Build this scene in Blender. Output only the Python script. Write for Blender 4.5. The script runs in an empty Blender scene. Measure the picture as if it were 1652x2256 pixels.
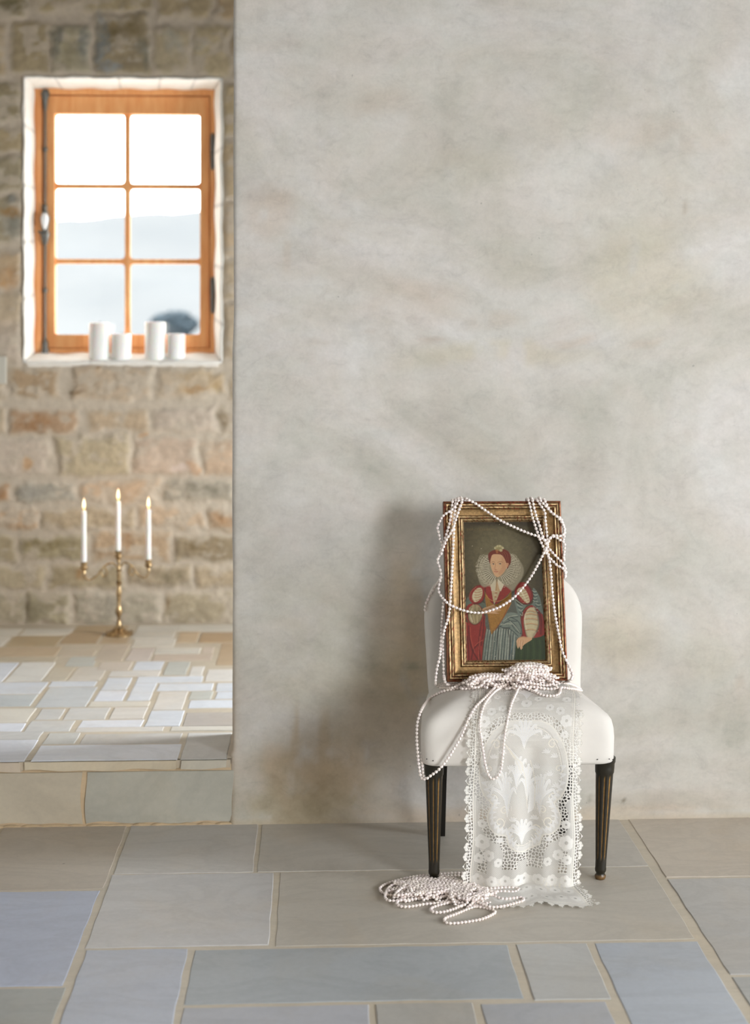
import bpy, bmesh, math, random
import numpy as np
from mathutils import Vector, Matrix
from mathutils.bvhtree import BVHTree

random.seed(7)
RNG = np.random.default_rng(11)
SC = bpy.context.scene
COL = SC.collection

# ------------------------------------------------------------------ camera
FPX, CXP, HOR, EYE = 3222.0, 826.0, 745.0, 1.5     # focal length in pixels, image centre x, horizon row, eye height
YAW = math.radians(2.417)
cd = bpy.data.cameras.new('camera')
cam = bpy.data.objects.new('camera', cd)
COL.objects.link(cam)
cam.location = (0, 0, EYE)
cam.rotation_euler = (math.radians(90), 0, -YAW)
cd.sensor_fit = 'VERTICAL'
cd.sensor_height = 36.0
cd.sensor_width = 36.0
cd.lens = 36.0 * FPX / 2256.0
cd.shift_y = -(1128.0 - HOR) / 2256.0
cd.clip_end = 500
cd.dof.use_dof = True
cd.dof.focus_distance = 4.08
cd.dof.aperture_fstop = 51.4 / 26.0
SC.camera = cam

# ------------------------------------------------------------------ view, world, lights
SC.view_settings.view_transform = 'Standard'
SC.view_settings.look = 'None'
SC.view_settings.gamma = 1.0
SC.view_settings.use_curve_mapping = False
SC.view_settings.exposure = 0.0
SC.cycles.use_denoising = True
SC.cycles.max_bounces = 8
SC.cycles.diffuse_bounces = 5
SC.cycles.glossy_bounces = 3
SC.cycles.transparent_max_bounces = 16
SC.cycles.caustics_reflective = False
SC.cycles.caustics_refractive = False
SC.cycles.sample_clamp_indirect = 6.0

w = bpy.data.worlds.new('overcast_sky')
SC.world = w
w.use_nodes = True
bgn = w.node_tree.nodes['Background']
bgn.inputs['Color'].default_value = (0.96, 0.98, 1.0, 1)
bgn.inputs['Strength'].default_value = 7.5

def area(name, loc, target, sx, sy, power, color=(1, 1, 1), portal=False):
    ld = bpy.data.lights.new(name, 'AREA')
    ld.shape = 'RECTANGLE'
    ld.size, ld.size_y = sx, sy
    ld.energy = power
    ld.color = color
    o = bpy.data.objects.new(name, ld)
    COL.objects.link(o)
    o.location = loc
    o.rotation_euler = (Vector(target) - Vector(loc)).to_track_quat('-Z', 'Y').to_euler()
    if portal:
        ld.cycles.is_portal = True
    return o

RIGHT_X, LEFT_X, CEIL_Z, FRONT_Y = 4.4, -2.4, 3.6, -3.0
WALL_Y, BACK_Y, WALL_X, STEP_Z = 4.53, 6.67, -0.249, 0.208
# daylight coming in through the openings of the right hand wall and of the room behind the plaster wall; plus an added rear fill
area('window_daylight', (4.42, -1.3, 2.0), (-2.0, 4.2, -0.5), 1.8, 1.6, 268, (0.95, 0.975, 1.0))
area('rear_fill_light', (1.6, -2.95, 1.3), (-2.0, 3, 0.3), 2.6, 1.8, 62, (1.0, 0.84, 0.64))  # unseen warm fill added behind the camera to lift the shadows
lb_ = area('low_window_daylight', (4.5, 2.5, 1.35), (-1.0, 3.1, 0.1), 0.9, 1.1, 30, (0.90, 0.95, 1.0))
lb_.data.spread = math.radians(110)
area('alcove_daylight', (1.95, 5.1, 1.35), (-1.5, 5.0, 0.1), 0.8, 0.9, 80, (0.90, 0.95, 1.0)).data.spread = math.radians(130)
area('window_portal', (-0.97, BACK_Y + 0.16, 2.0), (-0.97, 0, 2.0), 0.72, 1.1, 1, portal=True)

# ------------------------------------------------------------------ helpers: projection
Fv = Vector((math.sin(YAW), math.cos(YAW), 0))
Rv = Vector((math.cos(YAW), -math.sin(YAW), 0))
Uv = Vector((0, 0, 1))
CAM = Vector((0, 0, EYE))
def ray(px, py):
    return Fv + Rv * ((px - CXP) / FPX) + Uv * ((HOR - py) / FPX)
def onZ(px, py, z=0.0):
    d = ray(px, py); return CAM + d * ((z - EYE) / d.z)
def onY(px, py, Y):
    d = ray(px, py); return CAM + d * (Y / d.y)

# ------------------------------------------------------------------ helpers: objects
def link(name, me, m=None, parent=None, smooth=False):
    o = bpy.data.objects.new(name, me)
    COL.objects.link(o)
    if m is not None:
        for mm in (m if isinstance(m, (list, tuple)) else [m]):
            me.materials.append(mm)
    if parent is not None:
        o.parent = parent
    if smooth:
        me.polygons.foreach_set('use_smooth', [True] * len(me.polygons))
    return o
def tag(o, label=None, cat=None, group=None, kind=None):
    if label: o['label'] = label
    if cat: o['category'] = cat
    if group: o['group'] = group
    if kind: o['kind'] = kind
    return o
def empty(name, loc=(0, 0, 0)):
    o = bpy.data.objects.new(name, None)
    COL.objects.link(o); o.location = loc
    o.empty_display_size = 0.05
    return o
def mesh(name, v, f):
    me = bpy.data.meshes.new(name)
    me.from_pydata([tuple(p) for p in v], [], f)
    me.update()
    return me
def set_col(me, cols, name='col'):
    a = me.color_attributes.new(name, 'FLOAT_COLOR', 'POINT')
    c = np.ones((len(me.vertices), 4), dtype=np.float32)
    c[:, :3] = cols
    a.data.foreach_set('color', c.ravel())
def s2l(c):
    c = np.asarray(c, dtype=float) / 255.0
    return np.where(c <= 0.04045, c / 12.92, ((c + 0.055) / 1.055) ** 2.4)

class MB:
    """collects shapes into one mesh"""
    def __init__(s): s.v = []; s.f = []
    def add(s, v, f):
        n = len(s.v); s.v += [tuple(p) for p in v]; s.f += [tuple(i + n for i in q) for q in f]; return s
    def box(s, x0, x1, y0, y1, z0, z1, b=0.0):
        bm = bmesh.new()
        bmesh.ops.create_cube(bm, size=1)
        for q in bm.verts:
            q.co = Vector(((x0 + x1) / 2 + q.co.x * (x1 - x0), (y0 + y1) / 2 + q.co.y * (y1 - y0), (z0 + z1) / 2 + q.co.z * (z1 - z0)))
        if b > 0:
            bmesh.ops.bevel(bm, geom=bm.edges[:], offset=b, segments=2, affect='EDGES', profile=0.6)
        bm.verts.index_update()
        s.add([q.co for q in bm.verts], [[q.index for q in f.verts] for f in bm.faces]); bm.free(); return s
    def lathe(s, prof, c=(0, 0, 0), n=24, rfun=None):
        v = []; f = []
        for r, z in prof:
            for i in range(n):
                a = 2 * math.pi * i / n
                rr = r * (rfun(a, z) if rfun else 1)
                v.append((c[0] + rr * math.cos(a), c[1] + rr * math.sin(a), c[2] + z))
        for k in range(len(prof) - 1):
            for i in range(n):
                j = (i + 1) % n
                f.append((k * n + i, k * n + j, (k + 1) * n + j, (k + 1) * n + i))
        f.append(tuple(range(n - 1, -1, -1))); f.append(tuple(range((len(prof) - 1) * n, len(prof) * n)))
        return s.add(v, f)
    def tube(s, pts, r, n=10):
        pts = [Vector(p) for p in pts]
        rs = r if isinstance(r, (list, tuple)) else [r] * len(pts)
        v = []; f = []; up = None
        for k, p in enumerate(pts):
            t = (pts[min(k + 1, len(pts) - 1)] - pts[max(k - 1, 0)]).normalized()
            if up is None:
                up = t.orthogonal().normalized()
            up = (up - t * up.dot(t)).normalized(); sd = t.cross(up)
            for i in range(n):
                a = 2 * math.pi * i / n
                v.append(p + (up * math.cos(a) + sd * math.sin(a)) * rs[k])
        for k in range(len(pts) - 1):
            for i in range(n):
                j = (i + 1) % n
                f.append((k * n + i, k * n + j, (k + 1) * n + j, (k + 1) * n + i))
        f.append(tuple(range(n - 1, -1, -1))); f.append(tuple(range((len(pts) - 1) * n, len(pts) * n)))
        return s.add(v, f)
    def build(s, name, m, parent=None, smooth=False):
        o = link(name, mesh(name, s.v, s.f), m, parent, False)
        if smooth:
            o.data.polygons.foreach_set('use_smooth', [True] * len(o.data.polygons))
            try: o.data.set_sharp_from_angle(angle=math.radians(38))
            except Exception: pass
        return o

def catmull(pts, n=8, closed=False):
    P = [np.array(p, dtype=float) for p in pts]
    out = []
    m = len(P)
    for i in range(m if closed else m - 1):
        p0 = P[(i - 1) % m] if closed or i > 0 else 2 * P[0] - P[1]
        p1 = P[i]; p2 = P[(i + 1) % m]
        p3 = P[(i + 2) % m] if closed or i + 2 < m else 2 * P[-1] - P[-2]
        for k in range(n):
            t = k / n
            out.append(0.5 * ((2 * p1) + (-p0 + p2) * t + (2 * p0 - 5 * p1 + 4 * p2 - p3) * t * t + (-p0 + 3 * p1 - 3 * p2 + p3) * t ** 3))
    if not closed: out.append(P[-1])
    return np.array(out)

# ------------------------------------------------------------------ helpers: numeric noise and painting
def vnoise(x, y, seed=0):
    """smooth value noise at arrays x, y (unit cells)"""
    r = np.random.default_rng(seed).random((256, 256))
    xi = np.floor(x).astype(int); yi = np.floor(y).astype(int)
    fx = x - xi; fy = y - yi
    fx = fx * fx * (3 - 2 * fx); fy = fy * fy * (3 - 2 * fy)
    a = r[yi % 256, xi % 256]; b = r[yi % 256, (xi + 1) % 256]
    c = r[(yi + 1) % 256, xi % 256]; d = r[(yi + 1) % 256, (xi + 1) % 256]
    return (a * (1 - fx) + b * fx) * (1 - fy) + (c * (1 - fx) + d * fx) * fy
def fbm(x, y, seed=0, oct=4, gain=0.5):
    s = 0; t = 0; a = 1
    for k in range(oct):
        s = s + a * vnoise(x * 2 ** k + 17.3 * k, y * 2 ** k + 5.1 * k, seed + k); t += a; a *= gain
    return s / t
def sstep(e0, e1, x):
    t = np.clip((x - e0) / (e1 - e0), 0, 1); return t * t * (3 - 2 * t)

class Canvas:
    """colours sampled at points (X, Y) measured in one plane; used for painted or woven patterns"""
    def __init__(s, X, Y, base):
        s.X, s.Y = X, Y
        s.C = np.zeros(X.shape + (len(base),)) + np.array(base, dtype=float)
    def _blend(s, a, c, sl=None):
        c = np.array(c, dtype=float)
        t = s.C if sl is None else s.C[sl]
        t += (c - t) * a[..., None]
    def _bbox(s, P, pad):
        x0, y0 = P.min(0) - pad; x1, y1 = P.max(0) + pad
        m = (s.X >= x0) & (s.X <= x1) & (s.Y >= y0) & (s.Y <= y1)
        r = np.where(m.any(1))[0]; c = np.where(m.any(0))[0]
        if len(r) == 0 or len(c) == 0: return None
        return (slice(r[0], r[-1] + 1), slice(c[0], c[-1] + 1))
    def segdist(s, P, sl, closed):
        X, Y = s.X[sl], s.Y[sl]
        D = np.full(X.shape, 1e9); T = np.zeros(X.shape)
        n = len(P); rng = range(n if closed else n - 1)
        for i in rng:
            a = P[i]; b = P[(i + 1) % n]; d = b - a; L = d @ d + 1e-12
            t = np.clip(((X - a[0]) * d[0] + (Y - a[1]) * d[1]) / L, 0, 1)
            q = (X - a[0] - t * d[0]) ** 2 + (Y - a[1] - t * d[1]) ** 2
            m = q < D; D = np.where(m, q, D); T = np.where(m, (i + t) / max(len(rng), 1), T)
        return np.sqrt(D), T
    def stroke(s, pts, wdt, col, a=1.0, soft=0.5, smooth=True, closed=False, taper=False, n=6):
        P = catmull(pts, n, closed) if smooth and len(pts) > 2 else np.array(pts, dtype=float)
        sl = s._bbox(P, wdt + soft + 1)
        if sl is None: return
        D, T = s.segdist(P, sl, closed)
        wd = wdt / 2 * (np.sin(np.clip(T, 0.02, 0.98) * math.pi) ** 0.6 if taper else 1)
        s._blend(a * np.clip((wd - D) / soft + 0.5, 0, 1), col, sl)
    def poly(s, pts, col, a=1.0, soft=0.8, smooth=True, n=5):
        P = catmull(pts, n, True) if smooth else np.array(pts, dtype=float)
        sl = s._bbox(P, soft + 1)
        if sl is None: return None
        D, _ = s.segdist(P, sl, True)
        X, Y = s.X[sl], s.Y[sl]
        ins = np.zeros(X.shape, bool)
        for i in range(len(P)):
            x1, y1 = P[i]; x2, y2 = P[(i + 1) % len(P)]
            if y1 == y2: continue
            c = ((y1 > Y) != (y2 > Y)) & (X < (x2 - x1) * (Y - y1) / (y2 - y1) + x1)
            ins ^= c
        sd = np.where(ins, D, -D)
        m = a * np.clip(sd / soft + 0.5, 0, 1)
        s._blend(m, col, sl)
        return sl, m
    def ell(s, cx, cy, rx, ry, col, a=1.0, soft=0.15, ang=0.0):
        c, q = math.cos(ang), math.sin(ang)
        dx, dy = s.X - cx, s.Y - cy
        r = np.sqrt(((dx * c + dy * q) / rx) ** 2 + ((-dx * q + dy * c) / ry) ** 2)
        s._blend(a * np.clip((1 - r) / soft + 0.5, 0, 1), col)

def grid_mesh(name, P, keep=None):
    """P: (rows, cols, 3) points -> mesh of quads; keep: bool (rows-1, cols-1)"""
    R, Cc = P.shape[:2]
    idx = np.arange(R * Cc).reshape(R, Cc)
    q = np.stack([idx[:-1, :-1], idx[:-1, 1:], idx[1:, 1:], idx[1:, :-1]], -1)
    if keep is not None:
        q = q[keep]
    q = q.reshape(-1, 4)
    me = bpy.data.meshes.new(name)
    used = np.unique(q); remap = np.full(R * Cc, -1); remap[used] = np.arange(len(used))
    V = P.reshape(-1, 3)[used]; q = remap[q]
    me.vertices.add(len(V)); me.vertices.foreach_set('co', V.astype(np.float32).ravel())
    me.loops.add(q.size); me.loops.foreach_set('vertex_index', q.astype(np.int32).ravel())
    me.polygons.add(len(q)); me.polygons.foreach_set('loop_start', (np.arange(len(q)) * 4).astype(np.int32))
    me.update(calc_edges=True); me.validate()
    return me, used

# ------------------------------------------------------------------ materials
def newmat(name):
    m = bpy.data.materials.new(name); m.use_nodes = True
    nt = m.node_tree; b = nt.nodes['Principled BSDF']
    return m, nt, b
def nd(nt, t, **kw):
    n = nt.nodes.new(t)
    for k, v in kw.items():
        if k in n.inputs.keys(): n.inputs[k].default_value = v
        else: setattr(n, k, v)
    return n
def noise(nt, vec, scale, detail=4, rough=0.5, dist=0.0):
    n = nt.nodes.new('ShaderNodeTexNoise')
    n.inputs['Scale'].default_value = scale; n.inputs['Detail'].default_value = detail
    n.inputs['Roughness'].default_value = rough; n.inputs['Distortion'].default_value = dist
    if vec is not None: nt.links.new(vec, n.inputs['Vector'])
    return n.outputs['Fac']
def ramp(nt, fac, stops):
    n = nt.nodes.new('ShaderNodeValToRGB')
    e = n.color_ramp.elements
    while len(e) < len(stops): e.new(0.5)
    for k, (p, c) in enumerate(stops):
        e[k].position = p; e[k].color = (c, c, c, 1) if isinstance(c, (int, float)) else (*c, 1)
    nt.links.new(fac, n.inputs['Fac']); return n.outputs['Color']
def mix(nt, fac, a, b, mode='MIX'):
    n = nt.nodes.new('ShaderNodeMix'); n.data_type = 'RGBA'; n.blend_type = mode
    for sock, v in ((n.inputs[0], fac), (n.inputs[6], a), (n.inputs[7], b)):
        if isinstance(v, (int, float)): sock.default_value = v if sock == n.inputs[0] else (v, v, v, 1)
        elif isinstance(v, (tuple, list, np.ndarray)): sock.default_value = (*tuple(float(q) for q in v), 1)
        else: nt.links.new(v, sock)
    return n.outputs[2]
def bump(nt, b, h, strength=0.3, dist=0.01):
    n = nt.nodes.new('ShaderNodeBump'); n.inputs['Strength'].default_value = strength; n.inputs['Distance'].default_value = dist
    nt.links.new(h, n.inputs['Height']); nt.links.new(n.outputs['Normal'], b.inputs['Normal'])
def coords(nt, scale=(1, 1, 1)):
    t = nt.nodes.new('ShaderNodeTexCoord')
    mp = nt.nodes.new('ShaderNodeMapping'); mp.inputs['Scale'].default_value = scale
    nt.links.new(t.outputs['Object'], mp.inputs['Vector'])
    return mp.outputs['Vector']
def attr(nt, name='col'):
    n = nt.nodes.new('ShaderNodeAttribute'); n.attribute_name = name
    return n

def simple(name, col, rough=0.5, metal=0.0, var=0.0, scale=30, bmp=0.0, col2=None, det=4, stretch=(1, 1, 1), bdist=0.002, **extra):
    m, nt, b = newmat(name)
    c = tuple(float(q) for q in s2l(col))
    b.inputs['Roughness'].default_value = rough; b.inputs['Metallic'].default_value = metal
    v = coords(nt, stretch)
    if var > 0 or col2 is not None:
        c2 = tuple(float(q) for q in s2l(col2)) if col2 is not None else tuple(q * (1 - var) for q in c)
        f = noise(nt, v, scale, det, 0.6)
        f = ramp(nt, f, [(0.35, 0.0), (0.65, 1.0)])
        nt.links.new(mix(nt, f, c, c2), b.inputs['Base Color'])
    else:
        b.inputs['Base Color'].default_value = (*c, 1)
    if bmp > 0:
        bump(nt, b, noise(nt, v, scale * 3, 5, 0.6), bmp, bdist)
    for k, q in extra.items():
        b.inputs[k.replace('_', ' ')].default_value = q
    return m
def attrmat(name, rough=0.7, metal=0.0, nvar=0.12, scale=40, bmp=0.25, bdist=0.003, stretch=(1, 1, 1), spec=0.5):
    m, nt, b = newmat(name)
    a = attr(nt); v = coords(nt, stretch)
    f = noise(nt, v, scale, 5, 0.65)
    g = ramp(nt, f, [(0.3, 1 - nvar), (0.7, 1 + nvar)])
    nt.links.new(mix(nt, 1.0, a.outputs['Color'], g, 'MULTIPLY'), b.inputs['Base Color'])
    b.inputs['Roughness'].default_value = rough; b.inputs['Metallic'].default_value = metal
    b.inputs['Specular IOR Level'].default_value = spec
    bump(nt, b, noise(nt, v, scale * 2.2, 6, 0.65), bmp, bdist)
    return m

M_STONE = attrmat('sandstone', 0.9, nvar=0.10, scale=26, bmp=0.5, bdist=0.006, spec=0.2)
M_SLAB = attrmat('limestone_slab', 0.42, nvar=0.05, scale=9, bmp=0.12, bdist=0.002, stretch=(1, 1.6, 1), spec=0.35)
M_GOLD = attrmat('aged_gilding', 0.45, 0.55, nvar=0.35, scale=160, bmp=0.35, bdist=0.0008)
M_PAINT = attrmat('oil_paint', 0.48, nvar=0.10, scale=420, bmp=0.25, bdist=0.0004, spec=0.3)
M_LEG = attrmat('ebonised_wood', 0.32, nvar=0.3, scale=90, bmp=0.1, bdist=0.0005)
M_FABRIC = simple('white_linen', (223, 218, 211), 0.9, var=0.05, scale=14, bmp=0.12, Sheen_Weight=0.15)
M_BLACK = simple('black_lacquer', (20, 16, 12), 0.35)
M_PEARL = simple('pearl', (243, 230, 229), 0.25, col2=(250, 240, 230), scale=60, Coat_Weight=1.0, Coat_Roughness=0.08, Coat_IOR=1.9)
M_WAX = simple('white_wax', (250, 248, 244), 0.5, Subsurface_Weight=0.25, Subsurface_Scale=0.02)
M_WICK = simple('burnt_wick', (40, 32, 26), 0.9)
M_BRASS = simple('antique_brass', (206, 178, 134), 0.28, 0.85, col2=(128, 102, 72), scale=70)
M_PINE = simple('varnished_pine', (248, 186, 124), 0.45, col2=(236, 160, 98), scale=7, stretch=(6, 6, 0.7), bmp=0.05)
M_IRON = simple('grey_iron', (112, 112, 108), 0.45, 0.6, var=0.2, scale=40)
M_PORC = simple('white_porcelain', (238, 240, 242), 0.15)
M_SWITCH = simple('switch_plastic', (196, 192, 180), 0.5)
M_CEIL = simple('ceiling_boards', (92, 84, 74), 0.8, var=0.2, scale=3)
M_RENDER = simple('lime_plaster_plain', (198, 196, 192), 0.9, var=0.06, scale=3, bmp=0.1)
M_TRIM = attrmat('white_lime', 0.85, nvar=0.04, scale=30, bmp=0.4, bdist=0.006, spec=0.2)

# ------------------------------------------------------------------ room shell
def slab_mesh(rects, zt, gz, tints, seed, bev=0.0025, cell=0.05, und=0.0004):
    """stone slabs as slightly irregular raised plates; rects = (x0,x1,y0,y1)"""
    V = []; Fc = []; K = []
    rnd = random.Random(seed)
    for (x0, x1, y0, y1), t in zip(rects, tints):
        nx = max(2, int((x1 - x0) / cell)); ny = max(2, int((y1 - y0) / cell))
        base = len(V); ph = rnd.random() * 50; dz = rnd.uniform(0.0, 0.0008)
        for j in range(ny + 3):
            for i in range(nx + 3):
                ii = min(max(i - 1, 0), nx); jj = min(max(j - 1, 0), ny)
                x = x0 + (x1 - x0) * ii / nx; y = y0 + (y1 - y0) * jj / ny
                ex = i in (0, nx + 2); ey = j in (0, ny + 2)
                wob = 0.0011
                wx = wob * (math.sin(y * 37 + ph) + 0.6 * math.sin(y * 91 + ph * 2)) if ii in (0, nx) else 0
                wy = wob * (math.sin(x * 33 + ph) + 0.6 * math.sin(x * 83 + ph * 3)) if jj in (0, ny) else 0
                x += wx; y += wy
                if not (ex or ey):
                    if ii == 0: x += bev
                    if ii == nx: x -= bev
                    if jj == 0: y += bev
                    if jj == ny: y -= bev
                z = gz - 0.001 if (ex or ey) else zt + dz + und * math.sin(x * 9 + ph) * math.sin(y * 8 - ph)
                V.append((x, y, z)); 
                n1 = math.sin(x * 5.1 + ph + 2.2 * math.sin(y * 4.3 + ph)) * 0.5 + 0.5
                k = np.array(t) * (0.95 + 0.07 * n1)
                K.append(k * 0.9 if (ex or ey) else k)
        W = nx + 3
        for j in range(ny + 2):
            for i in range(nx + 2):
                a = base + j * W + i
                Fc.append((a, a + 1, a + W + 1, a + W))
    return V, Fc, K

GROUT = s2l((200, 190, 172))
def FY(py, px=700, z=0.0): return onZ(px, py, z).y
def FX(px, py, z=0.0): return onZ(px, py, z).x
g = 0.0028
BEY, GRY, BLU, PNK, DRK = (186, 172, 150), (168, 166, 158), (166, 170, 180), (196, 178, 156), (160, 158, 150)
yl = FY(2420)
rects = []; tints = []
def slab(xa, ya, xb, yb, ytop, ybot, t):
    """left joint passes px (xa, ya), right joint passes px (xb, yb); ytop is the far edge, ybot the near edge"""
    rects.append((FX(xa, ya) + g, FX(xb, yb) - g, FY(ybot) + g, FY(ytop) - g if ytop > 1813 else WALL_Y + 0.02)); tints.append(s2l(t))
LX, LY = 1368, 1808         # long joint on the right
slab(-330, 1900, 2, 1826, 1810, 1952, (182, 172, 156))
slab(5, 1826, 280, 1826, 1810, 1952, (188, 178, 164))
slab(284, 1826, 570, 1826, 1810, 1920, (192, 188, 182))
slab(574, 1826, LX, LY, 1810, 1920, (188, 183, 174))
slab(247, 1922, 606, 1925, 1920, 2081, (198, 196, 194))
slab(614, 1925, LX, LY, 1920, 2084, (192, 186, 175))
slab(-420, 1957, 224, 1957, 1953, 2162, (180, 187, 204))
slab(190, 2088, 417, 2090, 2083, 2330, (188, 193, 204))
slab(426, 2092, 1122, 2090, 2087, 2209, (172, 177, 180))
slab(1137, 2092, 1300, 2090, 2087, 2214, (190, 190, 187))
slab(1312, 2092, LX, LY, 2087, 2380, (182, 188, 196))
slab(-600, 2170, 150, 2170, 2164, 2400, (170, 172, 168))
slab(402, 2216, 815, 2218, 2213, 2400, (182, 184, 190))
slab(824, 2218, 1046, 2218, 2213, 2400, (182, 180, 174))
slab(1058, 2220, 1342, 2218, 2217, 2400, (178, 180, 184))
slab(1386, 1812, 2300, 1812, 1804, 1946, (198, 188, 174))
slab(1386, 1812, 2300, 1812, 1948, 2165, (186, 184, 180))
slab(1386, 1812, 2300, 1812, 2168, 2420, (176, 176, 172))
# the rest of the floor, towards and behind the camera
y = yl + 0.25
rr = random.Random(3)
yy = FY(2400)
while yy > FRONT_Y:
    h = rr.uniform(0.35, 0.6); x = LEFT_X
    while x < RIGHT_X:
        wd = rr.uniform(0.5, 1.0)
        rects.append((x + g, min(x + wd, RIGHT_X) - g, yy - h + g, yy - g)); tints.append(s2l(rr.choice([(178, 178, 176), (186, 180, 168), (172, 176, 184)])))
        x += wd
    yy -= h
for x0 in (LEFT_X, LEFT_X + 0.55):
    rects.append((x0 + g, x0 + 0.55 - g, 3.4, WALL_Y)); tints.append(s2l((184, 176, 164)))
V, Fc, K = slab_mesh(rects, 0.0, -0.0005, tints, 5)
n0 = len(V)
gx = [LEFT_X - 0.1, RIGHT_X + 0.1]; gy = [FRONT_Y - 0.1, WALL_Y + 0.15]
V += [(gx[0], gy[0], -0.0012), (gx[1], gy[0], -0.0012), (gx[1], gy[1], -0.0012), (gx[0], gy[1], -0.0012),
      (gx[0], gy[0], -0.1), (gx[1], gy[0], -0.1), (gx[1], gy[1], -0.1), (gx[0], gy[1], -0.1)]
Fc += [(n0, n0 + 1, n0 + 2, n0 + 3), (n0 + 4, n0 + 7, n0 + 6, n0 + 5)] + [(n0 + a, n0 + 4 + a, n0 + 4 + (a + 1) % 4, n0 + (a + 1) % 4) for a in range(4)]
K += [GROUT] * 8
me = mesh('floor', V, Fc); set_col(me, np.array(K))
m, nt, b = newmat('flagstones')
a = attr(nt); v = coords(nt, (1, 2.0, 1))
veins = ramp(nt, noise(nt, v, 2.2, 6, 0.62, 1.6), [(0.40, 1.0), (0.49, 0.93), (0.55, 1.0), (0.75, 1.03)])
blot = mix(nt, ramp(nt, noise(nt, coords(nt), 3.5, 4, 0.6, 0.6), [(0.5, 0.0), (0.72, 0.5)]), (1, 1, 1), (1.0, 0.93, 0.83))
fine = ramp(nt, noise(nt, coords(nt), 60, 4, 0.7), [(0.3, 0.96), (0.7, 1.04)])
c1 = mix(nt, 1.0, mix(nt, 1.0, mix(nt, 1.0, a.outputs['Color'], veins, 'MULTIPLY'), blot, 'MULTIPLY'), fine, 'MULTIPLY')
pits = ramp(nt, noise(nt, coords(nt), 16, 2, 0.5), [(0.79, 1.0), (0.81, 0.45)])
nt.links.new(mix(nt, 1.0, c1, pits, 'MULTIPLY'), b.inputs['Base Color'])
b.inputs['Roughness'].default_value = 0.45; b.inputs['Specular IOR Level'].default_value = 0.35
bump(nt, b, noise(nt, v, 14, 5, 0.6), 0.15, 0.003)
M_FLAG = m
tag(link('floor', me, M_FLAG), kind='structure')

# plaster wall
def wall_plaster():
    m, nt, b = newmat('limewash_plaster')
    a = attr(nt)
    v = coords(nt, (1, 1, 1.35)); v2 = coords(nt)
    big = noise(nt, v, 1.3, 5, 0.62, 0.9)
    mid = noise(nt, v, 4.2, 6, 0.65, 0.7)
    fine = noise(nt, v2, 34, 5, 0.7)
    c = ramp(nt, big, [(0.30, tuple(s2l((182, 179, 169)))), (0.45, tuple(s2l((200, 196, 189)))), (0.60, tuple(s2l((209, 206, 203)))), (0.8, tuple(s2l((192, 189, 181))))])
    c2 = ramp(nt, mid, [(0.34, 0.90), (0.46, 0.985), (0.6, 1.02), (0.75, 1.0)])
    c = mix(nt, 1.0, c, c2, 'MULTIPLY')
    smear = ramp(nt, noise(nt, coords(nt, (1, 1, 1.7)), 9, 7, 0.75, 1.5), [(0.25, 0.82), (0.38, 0.96), (0.5, 1.0), (0.7, 1.02)])
    c = mix(nt, 1.0, c, smear, 'MULTIPLY')
    hue = mix(nt, ramp(nt, noise(nt, v, 5.0, 5, 0.6, 0.8), [(0.35, 0.0), (0.65, 1.0)]), (1.015, 0.995, 0.98), (0.985, 1.0, 0.99))
    c = mix(nt, 1.0, c, hue, 'MULTIPLY')
    dab = ramp(nt, noise(nt, coords(nt, (1, 1, 1.4)), 20, 6, 0.7, 0.8), [(0.30, 0.90), (0.45, 0.99), (0.65, 1.03)])
    c = mix(nt, 1.0, c, dab, 'MULTIPLY')
    grain = ramp(nt, noise(nt, v2, 110, 3, 0.7), [(0.3, 0.965), (0.7, 1.03)])
    c = mix(nt, 1.0, c, grain, 'MULTIPLY')
    c = mix(nt, 1.0, c, a.outputs['Color'], 'MULTIPLY')
    c = mix(nt, 1.0, c, ramp(nt, fine, [(0.3, 0.975), (0.7, 1.02)]), 'MULTIPLY')
    specks = ramp(nt, noise(nt, v2, 45, 2, 0.4), [(0.775, 1.0), (0.80, 0.72)])
    c = mix(nt, 1.0, c, specks, 'MULTIPLY')
    nt.links.new(c, b.inputs['Base Color'])
    b.inputs['Roughness'].default_value = 0.85; b.inputs['Specular IOR Level'].default_value = 0.25
    bump(nt, b, noise(nt, v2, 22, 5, 0.6), 0.12, 0.002)
    return m
M_WALL = wall_plaster()
x0, x1, z1 = WALL_X, RIGHT_X, CEIL_Z
xs = np.concatenate([[0, 0, 0.003, 0.008, 0.014], np.arange(0.03, 1.75, 0.012), np.arange(1.8, x1 - x0 + 0.01, 0.05)]) + x0
xs[-1] = x1
zs = np.concatenate([np.arange(-0.003, 2.75, 0.012), np.arange(2.8, z1 + 0.02, 0.1)]); zs[-1] = z1
XX, ZZ = np.meshgrid(xs, zs)
edge = 0.003 * (fbm(ZZ * 3.0, ZZ * 0 + 3, 5, 4) - 0.5) * 2 + np.where(ZZ < 0.225, -0.010, 0.0) * sstep(0.245, 0.2, ZZ) + 0.003 * sstep(1.45, 1.55, ZZ)
near = np.exp(-(XX - x0) / 0.02)
YY = np.full(XX.shape, WALL_Y) + 0.0025 * (fbm(XX * 2.2, ZZ * 2.2, 9, 2) - 0.5)
YY = YY - 0.010 * sstep(0.05, 0.0, ZZ)
rnd_ = np.zeros(XX.shape); rnd_[:, 1] = 0.012; rnd_[:, 2] = 0.005; rnd_[:, 3] = 0.0015
YY = YY + rnd_; YY[:, 0] = WALL_Y + 0.26
P = np.stack([XX + edge * near, YY, ZZ], -1)
me, used = grid_mesh('plaster', P)
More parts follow.
